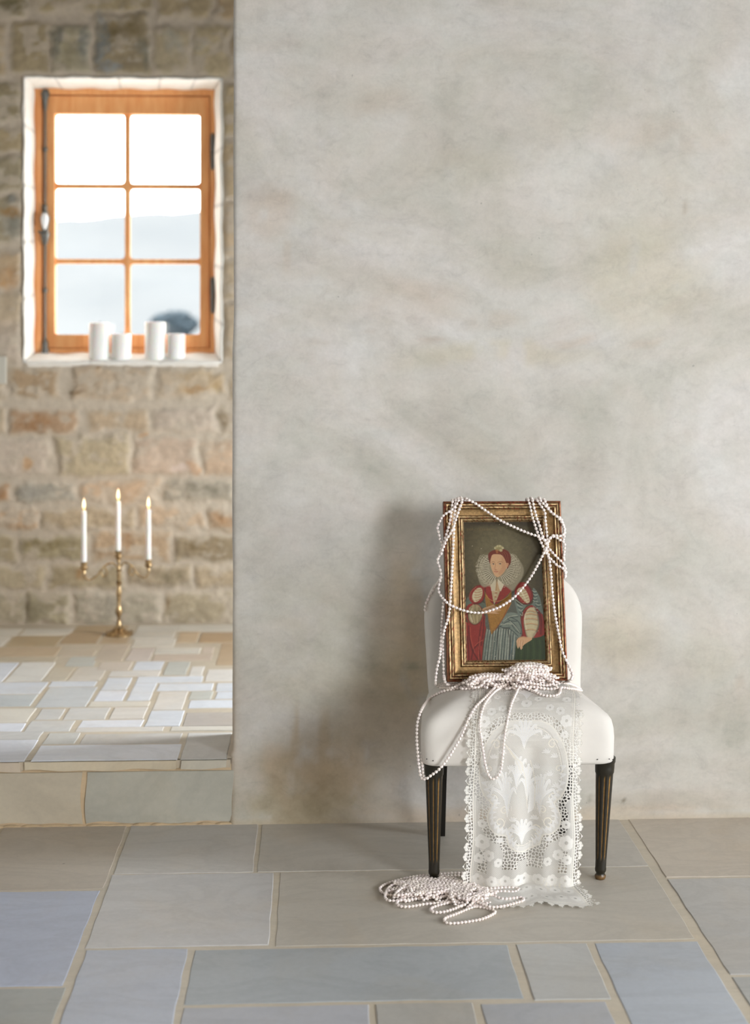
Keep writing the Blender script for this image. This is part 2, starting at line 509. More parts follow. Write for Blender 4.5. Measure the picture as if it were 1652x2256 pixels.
# limewash stains, and some painted-in light and shade: traced spots (photo pixels on the wall plane), multiply colours
cv = Canvas(XX, ZZ, (1, 1, 1))
warp = (fbm(XX * 5, ZZ * 5, 21, 4) - 0.5)
warp2 = (fbm(XX * 5, ZZ * 5, 31, 4) - 0.5)
brk = fbm(XX * 14, ZZ * 9, 41, 4)
def stain_or_shading(px, py, rx, ry, col, a, wv=0.10, soft=0.9):
    p = onY(px, py, WALL_Y); rx /= 711.0; ry /= 711.0
    dx = XX - p.x + warp * wv; dz = ZZ - p.z + warp2 * wv
    r = np.sqrt((dx / rx) ** 2 + (dz / ry) ** 2)
    m = sstep(1.0 + soft * 0.3, 1.0 - soft * 0.7, r) * sstep(0.30, 0.55, brk + 0.12)
    cv._blend(a * m, col)
WRM, GRN, OLV, BRN = (0.93, 0.855, 0.79), (0.935, 0.935, 0.89), (0.90, 0.88, 0.80), (0.80, 0.69, 0.53)
stain_or_shading(760, 220, 160, 45, WRM, 1.0); stain_or_shading(700, 180, 130, 110, (.9, .9, .86), .8); stain_or_shading(900, 120, 260, 150, GRN, 0.6); stain_or_shading(700, 330, 160, 80, GRN, .55); stain_or_shading(1060, 370, 170, 60, OLV, .45)
stain_or_shading(600, 455, 70, 60, WRM, 0.9); stain_or_shading(640, 560, 14, 45, WRM, .7); stain_or_shading(640, 600, 90, 60, GRN, .4)
stain_or_shading(900, 650, 130, 50, WRM, 0.75); stain_or_shading(860, 690, 160, 25, WRM, .6); stain_or_shading(1080, 700, 70, 24, WRM, .6); stain_or_shading(1130, 560, 80, 70, GRN, .7)
stain_or_shading(1400, 460, 170, 170, OLV, 0.5); stain_or_shading(1420, 620, 160, 120, (0.96, 0.93, 0.82), .7); stain_or_shading(1250, 250, 90, 200, GRN, .5)
stain_or_shading(1480, 290, 160, 40, WRM, .4); stain_or_shading(1270, 740, 50, 14, WRM, .7); stain_or_shading(1430, 745, 40, 12, WRM, .6)
stain_or_shading(950, 745, 36, 8, (0.82, 0.74, 0.68), .8, .03); stain_or_shading(700, 752, 32, 6, (0.82, 0.74, 0.68), .8, .03); stain_or_shading(815, 730, 22, 5, (.84, .76, .7), .7, .03)
stain_or_shading(1100, 775, 260, 32, (0.96, 0.93, 0.82), .8); stain_or_shading(720, 945, 80, 26, GRN, .8); stain_or_shading(1030, 1000, 80, 60, OLV, .3)
stain_or_shading(650, 960, 14, 10, (.78, .78, .74), .8, .03); stain_or_shading(1150, 50, 40, 40, OLV, .5); stain_or_shading(1560, 40, 70, 60, GRN, .6)
stain_or_shading(1510, 455, 8, 18, (.8, .76, .7), .9, .02); stain_or_shading(1380, 1400, 90, 90, (0.97, 0.93, 0.83), .8); stain_or_shading(1560, 1440, 80, 60, OLV, .5)
stain_or_shading(1640, 1510, 26, 40, WRM, .8); stain_or_shading(1450, 1780, 220, 40, WRM, .4); stain_or_shading(1420, 1600, 120, 60, GRN, .35)
# warm staining of the lower wall, with the chair's shadow tone painted in
stain_or_shading(720, 1720, 190, 120, BRN, 0.95, .25, 1.2); stain_or_shading(830, 1560, 130, 170, (0.86, 0.77, 0.62), .7, .25, 1.3); stain_or_shading(900, 1400, 70, 140, (0.90, 0.82, 0.68), .6, .2, 1.2)
stain_or_shading(900, 1240, 50, 70, (0.90, 0.82, 0.70), .6, .12, 1.2)
stain_or_shading(890, 1400, 90, 260, (1.05, 0.92, 0.72), .9, .15, 1.4)  # part real staining, part brown tone of the chair's shadow painted in
stain_or_shading(600, 1780, 90, 50, BRN, .7, .15); stain_or_shading(610, 1700, 44, 60, BRN, .75, .12); stain_or_shading(650, 1640, 10, 110, BRN, .7, .05); stain_or_shading(712, 1640, 14, 110, BRN, .6, .05); stain_or_shading(900, 1790, 160, 30, (0.9, .82, .7), .6)
stain_or_shading(900, 1468, 30, 14, (.62, .60, .48), .8, .05); stain_or_shading(770, 1571, 45, 3, (.6, .55, .42), .8, .01); stain_or_shading(690, 1500, 120, 70, (.95, .93, .84), .6)
stain_or_shading(650, 1380, 170, 160, (.965, .97, .92), .8); stain_or_shading(1150, 1790, 500, 14, (.93, .82, .7), .7, .04)
stain_or_shading(1080, -60, 950, 270, (0.90, 0.90, 0.885), .85, .3, 1.4); stain_or_shading(560, 60, 60, 200, (.95, .95, .94), .6, .1, 1.2)  # painted light falloff: plaster darkened towards the top of the wall
stain_or_shading(720, 950, 300, 420, (1.05, 1.055, 1.065), .9, .3, 1.4); stain_or_shading(1560, 60, 260, 160, (.93, .93, .92), .8, .2, 1.4); stain_or_shading(1060, 470, 160, 90, (1.04, 1.04, 1.05), .9, .2, 1.2)  # painted light balance: left and centre lightened, top right darkened
for px, py, r in ((555, 1754, 2.5), (1300, 1760, 5), (1376, 1762, 4), (1457, 1654, 3), (1570, 1770, 3), (1392, 1140, 3), (1386, 1262, 3)):
    stain_or_shading(px, py, r, r, (.45, .42, .36), .9, .0, .6)
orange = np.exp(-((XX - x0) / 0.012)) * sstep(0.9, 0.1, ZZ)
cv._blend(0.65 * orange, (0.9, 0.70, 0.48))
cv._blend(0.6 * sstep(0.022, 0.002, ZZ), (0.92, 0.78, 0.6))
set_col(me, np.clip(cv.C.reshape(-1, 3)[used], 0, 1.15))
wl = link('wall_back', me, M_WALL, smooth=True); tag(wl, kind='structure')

# back face of the plaster wall so it is solid
mb = MB(); mb.box(x0 + 0.015, RIGHT_X, WALL_Y + 0.02, WALL_Y + 0.26, -0.003, CEIL_Z)
mb.build('wall_partition', M_RENDER).__setitem__('kind', 'structure')

# right wall with two window openings, left wall, front wall, ceiling
def wall_x(name, x, t, y0, y1, holes, zt=CEIL_Z):
    mb = MB(); ys = [y0]
    for (a, bb, c, d) in holes:
        mb.box(x, x + t, ys[-1], a, -0.1, zt); mb.box(x, x + t, a, bb, -0.1, c); mb.box(x, x + t, a, bb, d, zt); ys.append(bb)
    mb.box(x, x + t, ys[-1], y1, -0.1, zt)
    tag(mb.build(name, M_RENDER), kind='structure')
wall_x('wall_right', RIGHT_X, 0.25, FRONT_Y, WALL_Y + 0.26, [(-2.4, -0.2, 0.9, 2.9), (1.9, 3.1, 0.6, 2.1)])
wall_x('wall_left', LEFT_X - 0.25, 0.25, FRONT_Y, BACK_Y + 0.3, [])
wall_x('wall_alcove', 2.0, 0.2, WALL_Y + 0.26, BACK_Y + 0.3, [(4.85, 5.65, 0.9, 1.8)])
mb = MB(); mb.box(LEFT_X - 0.25, RIGHT_X + 0.25, FRONT_Y - 0.25, FRONT_Y, -0.1, CEIL_Z); tag(mb.build('wall_front', M_RENDER), kind='structure')
mb = MB(); mb.box(LEFT_X - 0.25, RIGHT_X + 0.25, FRONT_Y - 0.25, BACK_Y + 0.3, CEIL_Z, CEIL_Z + 0.2); tag(mb.build('ceiling', M_CEIL), kind='structure')

# ------------------------------------------------------------------ raised floor of the alcove
AZ = STEP_Z
rects = []; tints = []
def Z3(zx, zy): return (zx / 3.117, 1380 + zy / 3.117)
W_, B_, G_, P_, GG = (216, 218, 224), (208, 202, 190), (198, 196, 192), (208, 203, 196), (188, 188, 180)
LB = (208, 211, 216)
tl = [(-500, 190, 770, 892, W_), (230, 1225, 810, 892, (224, 227, 234)), (1240, 1562, 735, 892, G_), (545, 1232, 735, 805, (190, 186, 180)), (290, 515, 725, 800, (196, 194, 188)), (-500, 270, 715, 768, G_),
      (-500, 150, 655, 712, W_), (165, 480, 640, 715, G_), (515, 1120, 690, 720, P_), (1165, 1590, 690, 722, B_), (535, 970, 640, 688, W_), (-500, 190, 555, 650, B_),
      (240, 410, 560, 632, G_), (430, 720, 555, 635, G_), (745, 985, 555, 635, P_), (990, 1235, 580, 688, LB), (1248, 1590, 595, 688, (178, 170, 162)), (1285, 1590, 510, 565, LB),
      (1040, 1250, 450, 575, P_), (600, 1020, 515, 550, B_), (640, 840, 440, 510, W_), (865, 1028, 390, 510, LB), (690, 870, 350, 436, LB), (1070, 1455, 395, 445, LB), (1290, 1450, 450, 505, GG),
      (1475, 1590, 395, 450, LB), (1472, 1590, 455, 503, LB), (925, 1385, 345, 388, LB), (240, 590, 412, 548, (190, 192, 192)), (-500, 210, 460, 540, (186, 190, 190)), (-500, 280, 375, 455, LB),
      (330, 650, 372, 408, LB), (470, 690, 275, 368, (200, 192, 180)), (-500, 25, 240, 370, LB), (40, 290, 240, 368, (214, 211, 204)), (300, 455, 275, 368, (190, 180, 162)),
      (440, 640, 205, 270, GG), (660, 885, 245, 300, (198, 186, 172)), (740, 1090, 305, 342, P_), (905, 1105, 240, 300, LB), (1112, 1275, 245, 335, GG), (1290, 1385, 278, 342, P_), (1402, 1590, 300, 382, P_),
      (-500, 380, 135, 200, (184, 164, 136)), (395, 640, 160, 202, (190, 176, 156)), (640, 835, 120, 235, (190, 176, 158)), (855, 1022, 150, 235, (196, 184, 174)), (1040, 1450, 195, 238, (190, 174, 158)), (1050, 1370, 147, 190, B_),
      (1382, 1460, 147, 190, (196, 182, 168)), (1475, 1590, 120, 272, (180, 158, 130)), (-500, 380, 205, 236, (184, 172, 150)),
      (-500, 20, 60, 130, B_), (40, 385, 60, 130, (180, 160, 128)), (410, 660, 40, 115, (176, 152, 120)), (680, 870, 60, 115, (186, 164, 134)), (895, 1190, 88, 143, B_), (1205, 1345, 40, 115, (200, 178, 148)), (1360, 1590, 50, 115, (182, 156, 124)),
      (-500, 120, 10, 55, B_), (140, 480, 10, 55, B_), (500, 860, -8, 36, (178, 156, 124)), (900, 1190, -5, 84, B_), (1210, 1590, -8, 36, B_)]
for a_, b_, t_, o_, c_ in tl:
    pa = Z3(a_, o_); pb = Z3(b_, o_)
    X0 = FX(*pa, AZ); X1 = FX(*pb, AZ); Y0 = FY(pa[1], 300, AZ); Y1 = FY(Z3(0, t_)[1], 300, AZ)
    if o_ == 892: Y0 = 4.507
    if b_ >= 1590: X1 = min(max(X1, -0.17), 0.3) if Y0 > 4.8 else -0.20
    if a_ <= -500: X0 = min(X0, -1.7)
    rects.append((X0 + 0.0005, X1 - 0.0005, Y0 + 0.0005, Y1 - 0.0005)); tints.append(s2l(c_))
# beyond what the plaster wall hides
yy = 4.85
while yy < BACK_Y - 0.3:
    h = rr.uniform(0.15, 0.3); x = 0.31
    while x < 1.9:
        wd = rr.uniform(0.2, 0.5); rects.append((x, x + wd - 0.012, yy, yy + h - 0.012)); tints.append(s2l(rr.choice([B_, G_, P_]))); x += wd
    yy += h
V, Fc, K = slab_mesh(rects, AZ, AZ - 0.0005, tints, 8, bev=0.003, cell=0.06, und=0.0003)
n0 = len(V)
G2 = s2l((190, 178, 158))
V += [(LEFT_X, WALL_Y - 0.012, AZ - 0.0012), (2.0, WALL_Y + 0.10, AZ - 0.0012), (2.0, BACK_Y + 0.05, AZ - 0.0012), (LEFT_X, BACK_Y + 0.05, AZ - 0.0012), (WALL_X, WALL_Y - 0.012, AZ - 0.0012), (WALL_X, WALL_Y + 0.10, AZ - 0.0012)]
Fc += [(n0, n0 + 4, n0 + 5, n0 + 3), (n0 + 5, n0 + 1, n0 + 2, n0 + 3)]
K += [G2] * 6
me = mesh('floor_alcove', V, Fc); set_col(me, np.array(K))
tag(link('floor_alcove', me, M_FLAG), kind='structure')

# step: riser blocks and the thick front edge of the paving
def rough_block(mb_, x0, x1, y0, y1, z0, z1, tint, seed, K, wob=0.004, low=0.006):
    nx = max(4, int((x1 - x0) / 0.02)); nz = max(3, int((z1 - z0) / 0.02))
    base = len(mb_.v); V = []; Fq = []
    for j in range(nz + 3):
        for i in range(nx + 3):
            ii = min(max(i - 1, 0), nx); jj = min(max(j - 1, 0), nz)
            x = x0 + (x1 - x0) * ii / nx; z = z0 + (z1 - z0) * jj / nz
            bx = i in (0, nx + 2); bz = j in (0, nz + 2)
            if jj == 0: z += low * (math.sin(x * 41 + seed) * 0.5 + math.sin(x * 17 + seed * 2) * 0.5)
            if ii == 0 or ii == nx: x += wob * math.sin(z * 30 + seed)
            if not (bx or bz):
                if ii == 0: x += 0.004
                if ii == nx: x -= 0.004
                if jj == 0: z += 0.004
                if jj == nz: z -= 0.003
            y = y1 if (bx or bz) else y0 + 0.0015 * math.sin(x * 23 + seed) * math.sin(z * 31)
            V.append((x, y, z)); K.append(np.array(tint) * (0.95 + 0.06 * math.sin(x * 6 + seed + 2 * math.sin(z * 14))))
    W = nx + 3
    for j in range(nz + 2):
        for i in range(nx + 2):
            q = j * W + i; Fq.append((q, q + 1, q + W + 1, q + W))
    mb_.add(V, Fq)
mb = MB(); K = []
xj = onY(184, 1750, WALL_Y).x
rough_block(mb, -2.3, xj - 0.35, WALL_Y, WALL_Y + 0.02, 0.004, 0.168, s2l((200, 190, 172)), 1, K)
rough_block(mb, xj - 0.62, xj - 0.003, WALL_Y, WALL_Y + 0.02, 0.004, 0.168, s2l((202, 192, 172)), 2, K)
rough_block(mb, xj + 0.004, WALL_X + 0.004, WALL_Y, WALL_Y + 0.02, 0.004, 0.168, s2l((180, 178, 166)), 3, K)
n_ = len(mb.v)
mb.box(LEFT_X, WALL_X + 0.03, WALL_Y + 0.004, WALL_Y + 0.2, -0.01, 0.185); K += [s2l((204, 182, 150))] * (len(mb.v) - n_)
for a_, b_, c_, sd in ((-900, 47, (204, 190, 170), 4), (54, 393, (206, 194, 170), 5), (398, 503, (206, 200, 184), 6)):
    p0 = onY(a_, 1670, 4.507).x; p1 = onY(b_, 1670, 4.507).x
    rough_block(mb, max(p0, -2.3), p1, 4.506, 4.54, 0.174, AZ - 0.001, s2l(c_), sd, K, low=0.004)
n_ = len(mb.v); mb.box(LEFT_X, WALL_X - 0.006, 4.512, 4.53, 0.180, AZ - 0.004); K += [G2] * (len(mb.v) - n_)
me = mesh('step', mb.v, mb.f); set_col(me, np.array(K))
tag(link('trim_step', me, M_FLAG), kind='structure')
# grout bead at floor level
mb = MB(); K = []
for xa, xb in ((LEFT_X, WALL_X),):
    pts = [(xa + (xb - xa) * i / 120, WALL_Y - 0.002, 0.001 + 0.002 * math.sin(i * 1.7)) for i in range(121)]
    mb.tube(pts, [0.005 + 0.002 * math.sin(i * 2.3) for i in range(121)], 6)
K = [s2l((196, 174, 142))] * len(mb.v)
me = mesh('grout_bead', mb.v, mb.f); set_col(me, np.array(K)); tag(link('trim_grout', me, M_STONE), kind='structure')

# ------------------------------------------------------------------ rough sandstone wall with the window opening
WO = [onY(55, 172, BACK_Y), onY(487, 797, BACK_Y)]     # opening outer corners
wx0, wx1, wz0, wz1 = WO[0].x, WO[1].x, WO[1].z, WO[0].z
cx_ = 0.009
xs = np.arange(-1.75, 0.25, cx_); zs = np.arange(AZ - 0.02, 3.62, cx_)
xs = np.sort(np.concatenate([xs, [wx0, wx1]])); zs = np.sort(np.concatenate([zs, [wz0, wz1]]))
XX, ZZ = np.meshgrid(xs, zs)
# photo pixel coordinates of every wall point (for the traced block layout)
DD = XX * Fv.x + BACK_Y * Fv.y
PX = CXP + FPX * (XX * Rv.x + BACK_Y * Rv.y) / DD
PY = HOR + FPX * (EYE - ZZ) / DD
wxn = (fbm(PX / 34, PY / 34, 51, 4) - 0.5) * 28; wyn = (fbm(PX / 34, PY / 34, 61, 4) - 0.5) * 24
mort = s2l((212, 198, 178))
CC = np.zeros(XX.shape + (3,)) + mort
HH = np.zeros(XX.shape)
TAN, TN2, OLI, ORG, GRS, PAL, DKB, BLG = (166, 140, 104), (178, 154, 120), (150, 134, 98), (186, 140, 90), (148, 140, 126), (190, 170, 146), (136, 116, 78), (128, 130, 126)
blocks = [
 (-140, -180, -20, 40, TAN), (-15, -60, 58, 42, (118, 104, 66)), (64, -60, 345, 28, (156, 138, 100)), (352, -60, 470, 42, (164, 144, 108)), (477, -60, 720, 46, TAN),
 (-150, 48, 12, 168, TN2), (22, 48, 110, 166, (146, 128, 92)), (113, 56, 200, 166, (150, 142, 120)), (208, 30, 332, 166, (130, 112, 76)), (338, 62, 418, 166, (172, 156, 126)), (426, 56, 506, 166, (174, 156, 122)), (512, 50, 640, 166, TAN),
 (-150, 182, 50, 270, (126, 112, 76)), (-150, 278, 50, 340, (150, 130, 92)), (-60, 346, 50, 420, (136, 124, 96)), (-150, 430, 28, 545, (132, 116, 80)), (-4, 440, 50, 535, (142, 134, 114)), (-150, 555, 50, 640, (178, 146, 104)), (-150, 648, 50, 712, TN2), (-150, 722, 50, 800, PAL),
 (490, 182, 640, 300, (168, 146, 108)), (490, 308, 640, 440, TN2), (490, 448, 640, 560, (184, 154, 114)), (490, 566, 640, 660, (176, 152, 116)), (490, 668, 640, 790, TN2),
 (-100, 815, 14, 880, TAN), (22, 812, 128, 874, (158, 124, 82)), (160, 806, 338, 880, (180, 154, 122)), (346, 812, 470, 872, (184, 160, 128)), (392, 818, 500, 866, (172, 142, 100)), (508, 812, 640, 880, TAN),
 (-100, 898, 14, 955, TN2), (22, 902, 168, 955, (162, 122, 82)), (190, 902, 332, 948, (178, 150, 114)), (342, 896, 480, 952, PAL), (486, 900, 640, 960, (170, 150, 124)),
 (-100, 965, 110, 1046, PAL), (122, 958, 284, 1046, (176, 156, 118)), (292, 962, 440, 1046, (192, 164, 136)), (446, 970, 640, 1046, (186, 152, 118)),
 (-100, 1062, 28, 1108, (164, 120, 76)), (42, 1062, 172, 1108, (154, 146, 128)), (180, 1058, 350, 1108, (196, 160, 122)), (364, 1054, 520, 1104, (142, 132, 112)),
 (-100, 1120, 84, 1162, (184, 144, 102)), (92, 1118, 300, 1166, (172, 148, 112)), (308, 1114, 450, 1166, (190, 158, 122)), (456, 1118, 640, 1170, (172, 132, 90)),
 (-100, 1176, 40, 1236, (152, 132, 92)), (46, 1178, 192, 1232, (146, 130, 88)), (204, 1172, 372, 1236, (176, 142, 102)), (380, 1178, 640, 1238, (120, 98, 60)),
 (-100, 1246, 104, 1296, (186, 166, 128)), (112, 1244, 270, 1296, (156, 136, 96)), (278, 1244, 420, 1290, (158, 136, 102)), (428, 1246, 640, 1296, (170, 146, 110)),
 (-100, 1306, 56, 1374, (170, 154, 122)), (62, 1302, 158, 1376, (148, 134, 98)), (168, 1304, 356, 1378, (160, 148, 122)), (364, 1304, 640, 1376, (156, 138, 104)),
 (-100, 1384, 640, 1420, TAN)]
for k, (a_, t_, b_, o_, c_) in enumerate(blocks):
    X_ = PX + wxn; Y_ = PY + wyn
    d = np.minimum(np.minimum(X_ - a_, b_ - X_), np.minimum(Y_ - t_, o_ - Y_))
    mk = sstep(-5, 12, d)
    n1 = fbm(PX / 26 + k * 3.3, PY / 20, 70 + k % 7, 5, 0.6)
    cc = (0.66 * s2l(c_) * (np.array([1.36, 1.38, 1.32]) if o_ < 500 else np.array([1.30, 1.38, 1.56])) + 0.34 * mort) * (0.80 + 0.40 * n1[..., None])
    patch = sstep(0.50, 0.66, fbm(PX / 34 + k, PY / 22 + k, 90 + k % 5, 4)) * 0.8
    mk2 = mk * (1 - patch)
    CC = CC * (1 - mk2[..., None]) + cc * mk2[..., None]
    HH = np.maximum(HH, mk * (0.008 + 0.007 * ((k * 37) % 10) / 10) * (0.6 + 0.6 * n1))
cvs = Canvas(PX, PY, (0, 0, 0)); cvs.C = CC
def blob(px, py, rx, ry, c, a=0.8):
    r = np.sqrt(((PX + wxn * 1.2 - px) / rx) ** 2 + ((PY + wyn * 1.2 - py) / ry) ** 2)
    cvs._blend(0.8 * a * sstep(1.3, 0.5, r) * (0.55 + 0.45 * sstep(.35, .6, fbm(PX / 9, PY / 9, 77, 3))), s2l(c) * np.array([1.3, 1.34, 1.42]))
for args in ((126, 95, 12, 34, (104, 106, 98)), (190, 95, 9, 40, (120, 124, 118)), (224, 90, 16, 62, (122, 132, 136)), (244, 150, 26, 12, (150, 156, 158)), (316, 118, 12, 40, (124, 124, 110)), (270, 70, 50, 24, (112, 94, 56)),
             (160, 110, 22, 40, (156, 144, 112)), (380, 95, 16, 30, (176, 170, 154)), (440, 100, 22, 14, (178, 170, 152)), (30, 12, 30, 14, (96, 88, 58)),
             (22, 440, 14, 12, (92, 98, 96)), (34, 500, 18, 30, (120, 118, 106)), (20, 470, 30, 14, (150, 108, 48)), (18, 620, 26, 30, (184, 140, 92)), (20, 720, 34, 20, (190, 170, 146)),
             (172, 862, 20, 8, (108, 78, 38)), (216, 812, 8, 8, (150, 118, 80)), (80, 930, 46, 20, (150, 106, 64)), (312, 952, 16, 6, (190, 140, 90)), (430, 858, 30, 8, (164, 126, 78)), (445, 835, 16, 14, (196, 176, 146)), (480, 858, 14, 16, (166, 140, 98)),
             (495, 920, 12, 26, (130, 112, 84)), (395, 1032, 22, 8, (214, 194, 180)), (428, 1030, 12, 14, (196, 144, 96)), (54, 1022, 12, 16, (180, 134, 84)), (335, 1010, 30, 28, (200, 178, 154)),
             (420, 1075, 14, 14, (112, 106, 88)), (460, 1078, 22, 12, (122, 116, 98)), (70, 1082, 30, 12, (142, 136, 124)), (12, 1085, 14, 18, (160, 116, 74)), (455, 1205, 50, 20, (120, 98, 60)), (100, 1200, 60, 14, (128, 112, 74)),
             (276, 1195, 14, 18, (150, 106, 60)), (176, 1268, 16, 12, (164, 122, 74)), (375, 1268, 30, 14, (120, 110, 84)), (232, 1330, 34, 26, (150, 142, 124)), (70, 1340, 30, 30, (130, 120, 96)), (370, 1330, 4, 24, (150, 112, 70)), (484, 1140, 18, 12, (160, 118, 76))):
    blob(*args)
CC = cvs.C * 0.80 * (0.93 + 0.14 * fbm(PX / 7, PY / 7, 99, 3)[..., None])
rough_n = (fbm(PX / 12, PY / 12, 111, 5, 0.6) - 0.5) * 0.010
inside = (XX > wx0 + 1e-4) & (XX < wx1 - 1e-4) & (ZZ > wz0 + 1e-4) & (ZZ < wz1 - 1e-4)
dwin = np.maximum(np.maximum(wx0 - XX, XX - wx1), np.maximum(wz0 - ZZ, ZZ - wz1))
fade = sstep(0.0, 0.03, dwin)
YY = BACK_Y - (HH + rough_n + 0.004) * fade * 0.9
P = np.stack([XX, YY, ZZ], -1)
cxm = (XX[:-1, :-1] + XX[1:, 1:]) / 2; czm = (ZZ[:-1, :-1] + ZZ[1:, 1:]) / 2
keep = ~((cxm > wx0) & (cxm < wx1) & (czm > wz0) & (czm < wz1))
me, used = grid_mesh('wall_stone', P, keep)
set_col(me, CC.reshape(-1, 3)[used])
tag(link('wall_stone', me, M_STONE, smooth=True), kind='structure')
mb = MB()     # masonry behind and to the sides, leaving the window opening free
T0, T1 = BACK_Y + 0.012, BACK_Y + 0.30
mb.box(LEFT_X, wx0, T0, T1, 0.0, CEIL_Z); mb.box(wx1, 2.2, T0, T1, 0.0, CEIL_Z)
mb.box(wx0, wx1, T0, T1, 0.0, wz0 - 0.005); mb.box(wx0, wx1, T0, T1, wz1 + 0.005, CEIL_Z)
tag(mb.build('wall_masonry', M_RENDER), kind='structure')

# ------------------------------------------------------------------ white lime surround of the window
FRY = BACK_Y + 0.115      # face of the wooden window
ix0, ix1 = onY(75, 500, FRY).x, onY(474, 500, FRY).x
iz1, iz0 = onY(250, 195, FRY).z, onY(250, 779, FRY).z
def ring(ax0, ax1, az0, az1, n=90):
    pts = []
    for (p, q) in (((ax0, az1), (ax1, az1)), ((ax1, az1), (ax1, az0)), ((ax1, az0), (ax0, az0)), ((ax0, az0), (ax0, az1))):
        for i in range(n): pts.append((p[0] + (q[0] - p[0]) * i / n, p[1] + (q[1] - p[1]) * i / n))
    return pts
outer = ring(wx0 - 0.004, wx1 + 0.004, wz0 - 0.004, wz1 + 0.004); inner = ring(ix0, ix1, iz0, iz1)
V = []; Fq = []; K = []
N = len(outer)
cx0, cz0 = (wx0 + wx1) / 2, (wz0 + wz1) / 2
joints = [14, 43, 62, 78, 90, 112, 130, 150, 168, 180, 208, 240, 270, 290, 308, 326, 345]
for k in range(N):
    o_ = np.array(outer[k]); i_ = np.array(inner[k])
    jd = min(abs(k - j) for j in joints)
    wv = 0.005 * math.sin(k * 0.31) + 0.002 * math.sin(k * 0.9 + 1)
    notch = -0.010 * math.exp(-(jd / 1.1) ** 2)
    side = k // 90
    nrm = np.array([(0, 1), (1, 0), (0, -1), (-1, 0)][side])
    ends = min(k % 90, 89 - k % 90); att = min(1, ends / 4)
    for s_i, (t, dy) in enumerate(((-0.0, -0.006), (0.04, -0.012), (0.25, 0.004), (0.5, 0.04), (0.75, 0.075), (1.0, 0.112), (1.0, 0.13))):
        p = o_ * (1 - t) + i_ * t
        if s_i == 0: p = p + nrm * (0.004 + 0.5 * wv * att)
        elif s_i < 3: p = p + nrm * wv * 0.4 * att
        elif s_i >= 4: p = p - nrm * (0.003 * math.sin(k * 0.33 + 2) * att + 0.003)
        y = BACK_Y + dy - notch * (0.7 if s_i in (1, 2, 3) else 0.2)
        V.append((p[0], y, p[1]))
        K.append(s2l((246, 243, 236)) * (0.72 if jd < 1 else 1.0))
R_ = 7
for k in range(N):
    k2 = (k + 1) % N
    for j in range(R_ - 1):
        Fq.append((k * R_ + j, k2 * R_ + j, k2 * R_ + j + 1, k * R_ + j + 1))
me = mesh('surround', V, Fq); set_col(me, np.array(K))
tag(link('trim_window_surround', me, M_TRIM, smooth=True), kind='structure')

# ------------------------------------------------------------------ window
win = empty('window_1', ((ix0 + ix1) / 2, FRY, iz0)); tag(win, kind='structure')
bpy.context.view_layer.update()
def wpart(mb, name, m, smooth=False, parent=win):
    o = mb.build(name, m, None, smooth); o.parent = parent
    o.matrix_parent_inverse = parent.matrix_world.inverted() if parent is win else win.matrix_world.inverted()
    return o
def wx(px): return onY(px, 500, FRY).x
def wz(py): return onY(280, py, FRY).z
mb = MB()      # fixed outer frame
mb.box(ix0 - 0.02, wx(92), FRY, FRY + 0.07, iz0 - 0.02, iz1 + 0.02, 0.003); mb.box(wx(463), ix1 + 0.02, FRY, FRY + 0.07, iz0 - 0.02, iz1 + 0.02, 0.003)
mb.box(wx(91), wx(464), FRY + 0.001, FRY + 0.07, wz(209), iz1 + 0.02, 0.003); mb.box(wx(91), wx(464), FRY + 0.001, FRY + 0.07, iz0 - 0.02, wz(768), 0.003)
mb.box(wx(84), wx(112), FRY + 0.059, FRY + 0.075, iz0, iz1); mb.box(wx(450), wx(470), FRY + 0.059, FRY + 0.075, iz0, iz1)
mb.box(wx(90), wx(465), FRY + 0.059, FRY + 0.075, wz(222), wz(200)); mb.box(wx(90), wx(465), FRY + 0.059, FRY + 0.075, wz(775), wz(758))
mb.box(wx(82), wx(86), FRY - 0.004, FRY + 0.01, iz0, iz1, 0.001)
wpart(mb, 'window_frame', M_PINE)
sash = MB(); s0 = FRY + 0.008
sash.box(wx(94), wx(120), s0, s0 + 0.05, wz(767), wz(211), 0.003); sash.box(wx(440), wx(461), s0, s0 + 0.05, wz(767), wz(211), 0.003)
sash.box(wx(119), wx(441), s0 + 0.0005, s0 + 0.05, wz(251), wz(211), 0.003); sash.box(wx(119), wx(441), s0 + 0.0005, s0 + 0.05, wz(767), wz(737), 0.003)
so = wpart(sash, 'sash', M_PINE)
mu = MB(); mu.box(wx(273.5), wx(285.5), s0 + 0.0105, s0 + 0.04, wz(738), wz(250), 0.004)
for a_, b_ in ((415, 404), (581, 570)): mu.box(wx(119), wx(441), s0 + 0.012, s0 + 0.04, wz(a_), wz(b_), 0.004)
for q0, q1 in ((120, 273), (286, 440)):      # rounded inner corners of the glazing rebates
    for r0, r1 in ((251, 404), (415, 570), (581, 737)):
        for (qx, sx) in ((q0, 1), (q1, -1)):
            for (qy, sy) in ((r0, 1), (r1, -1)):
                cxx, czz = wx(qx), wz(qy); rr_ = 0.014
                vv = [(cxx - sx * 0.002, s0 + 0.014, czz + sy * 0.002)]
                for t in range(7):
                    an = t / 6 * math.pi / 2
                    vv.append((cxx + sx * rr_ * (1 - math.sin(an)), s0 + 0.014, czz - sy * rr_ * (1 - math.cos(an))))
                n_ = len(vv); ff = [tuple(range(n_)), tuple(range(2 * n_ - 1, n_ - 1, -1))] + [(i, (i + 1) % n_, n_ + (i + 1) % n_, n_ + i) for i in range(n_)]
                mu.add(vv + [(a, s0 + 0.036, c) for a, _, c in vv], ff)
wpart(mu, 'glazing_bars', M_PINE)
gm, nt, b = newmat('window_glass'); nt.nodes.remove(b)
tr = nt.nodes.new('ShaderNodeBsdfTransparent'); gl = nt.nodes.new('ShaderNodeBsdfGlossy'); gl.inputs['Roughness'].default_value = 0.03
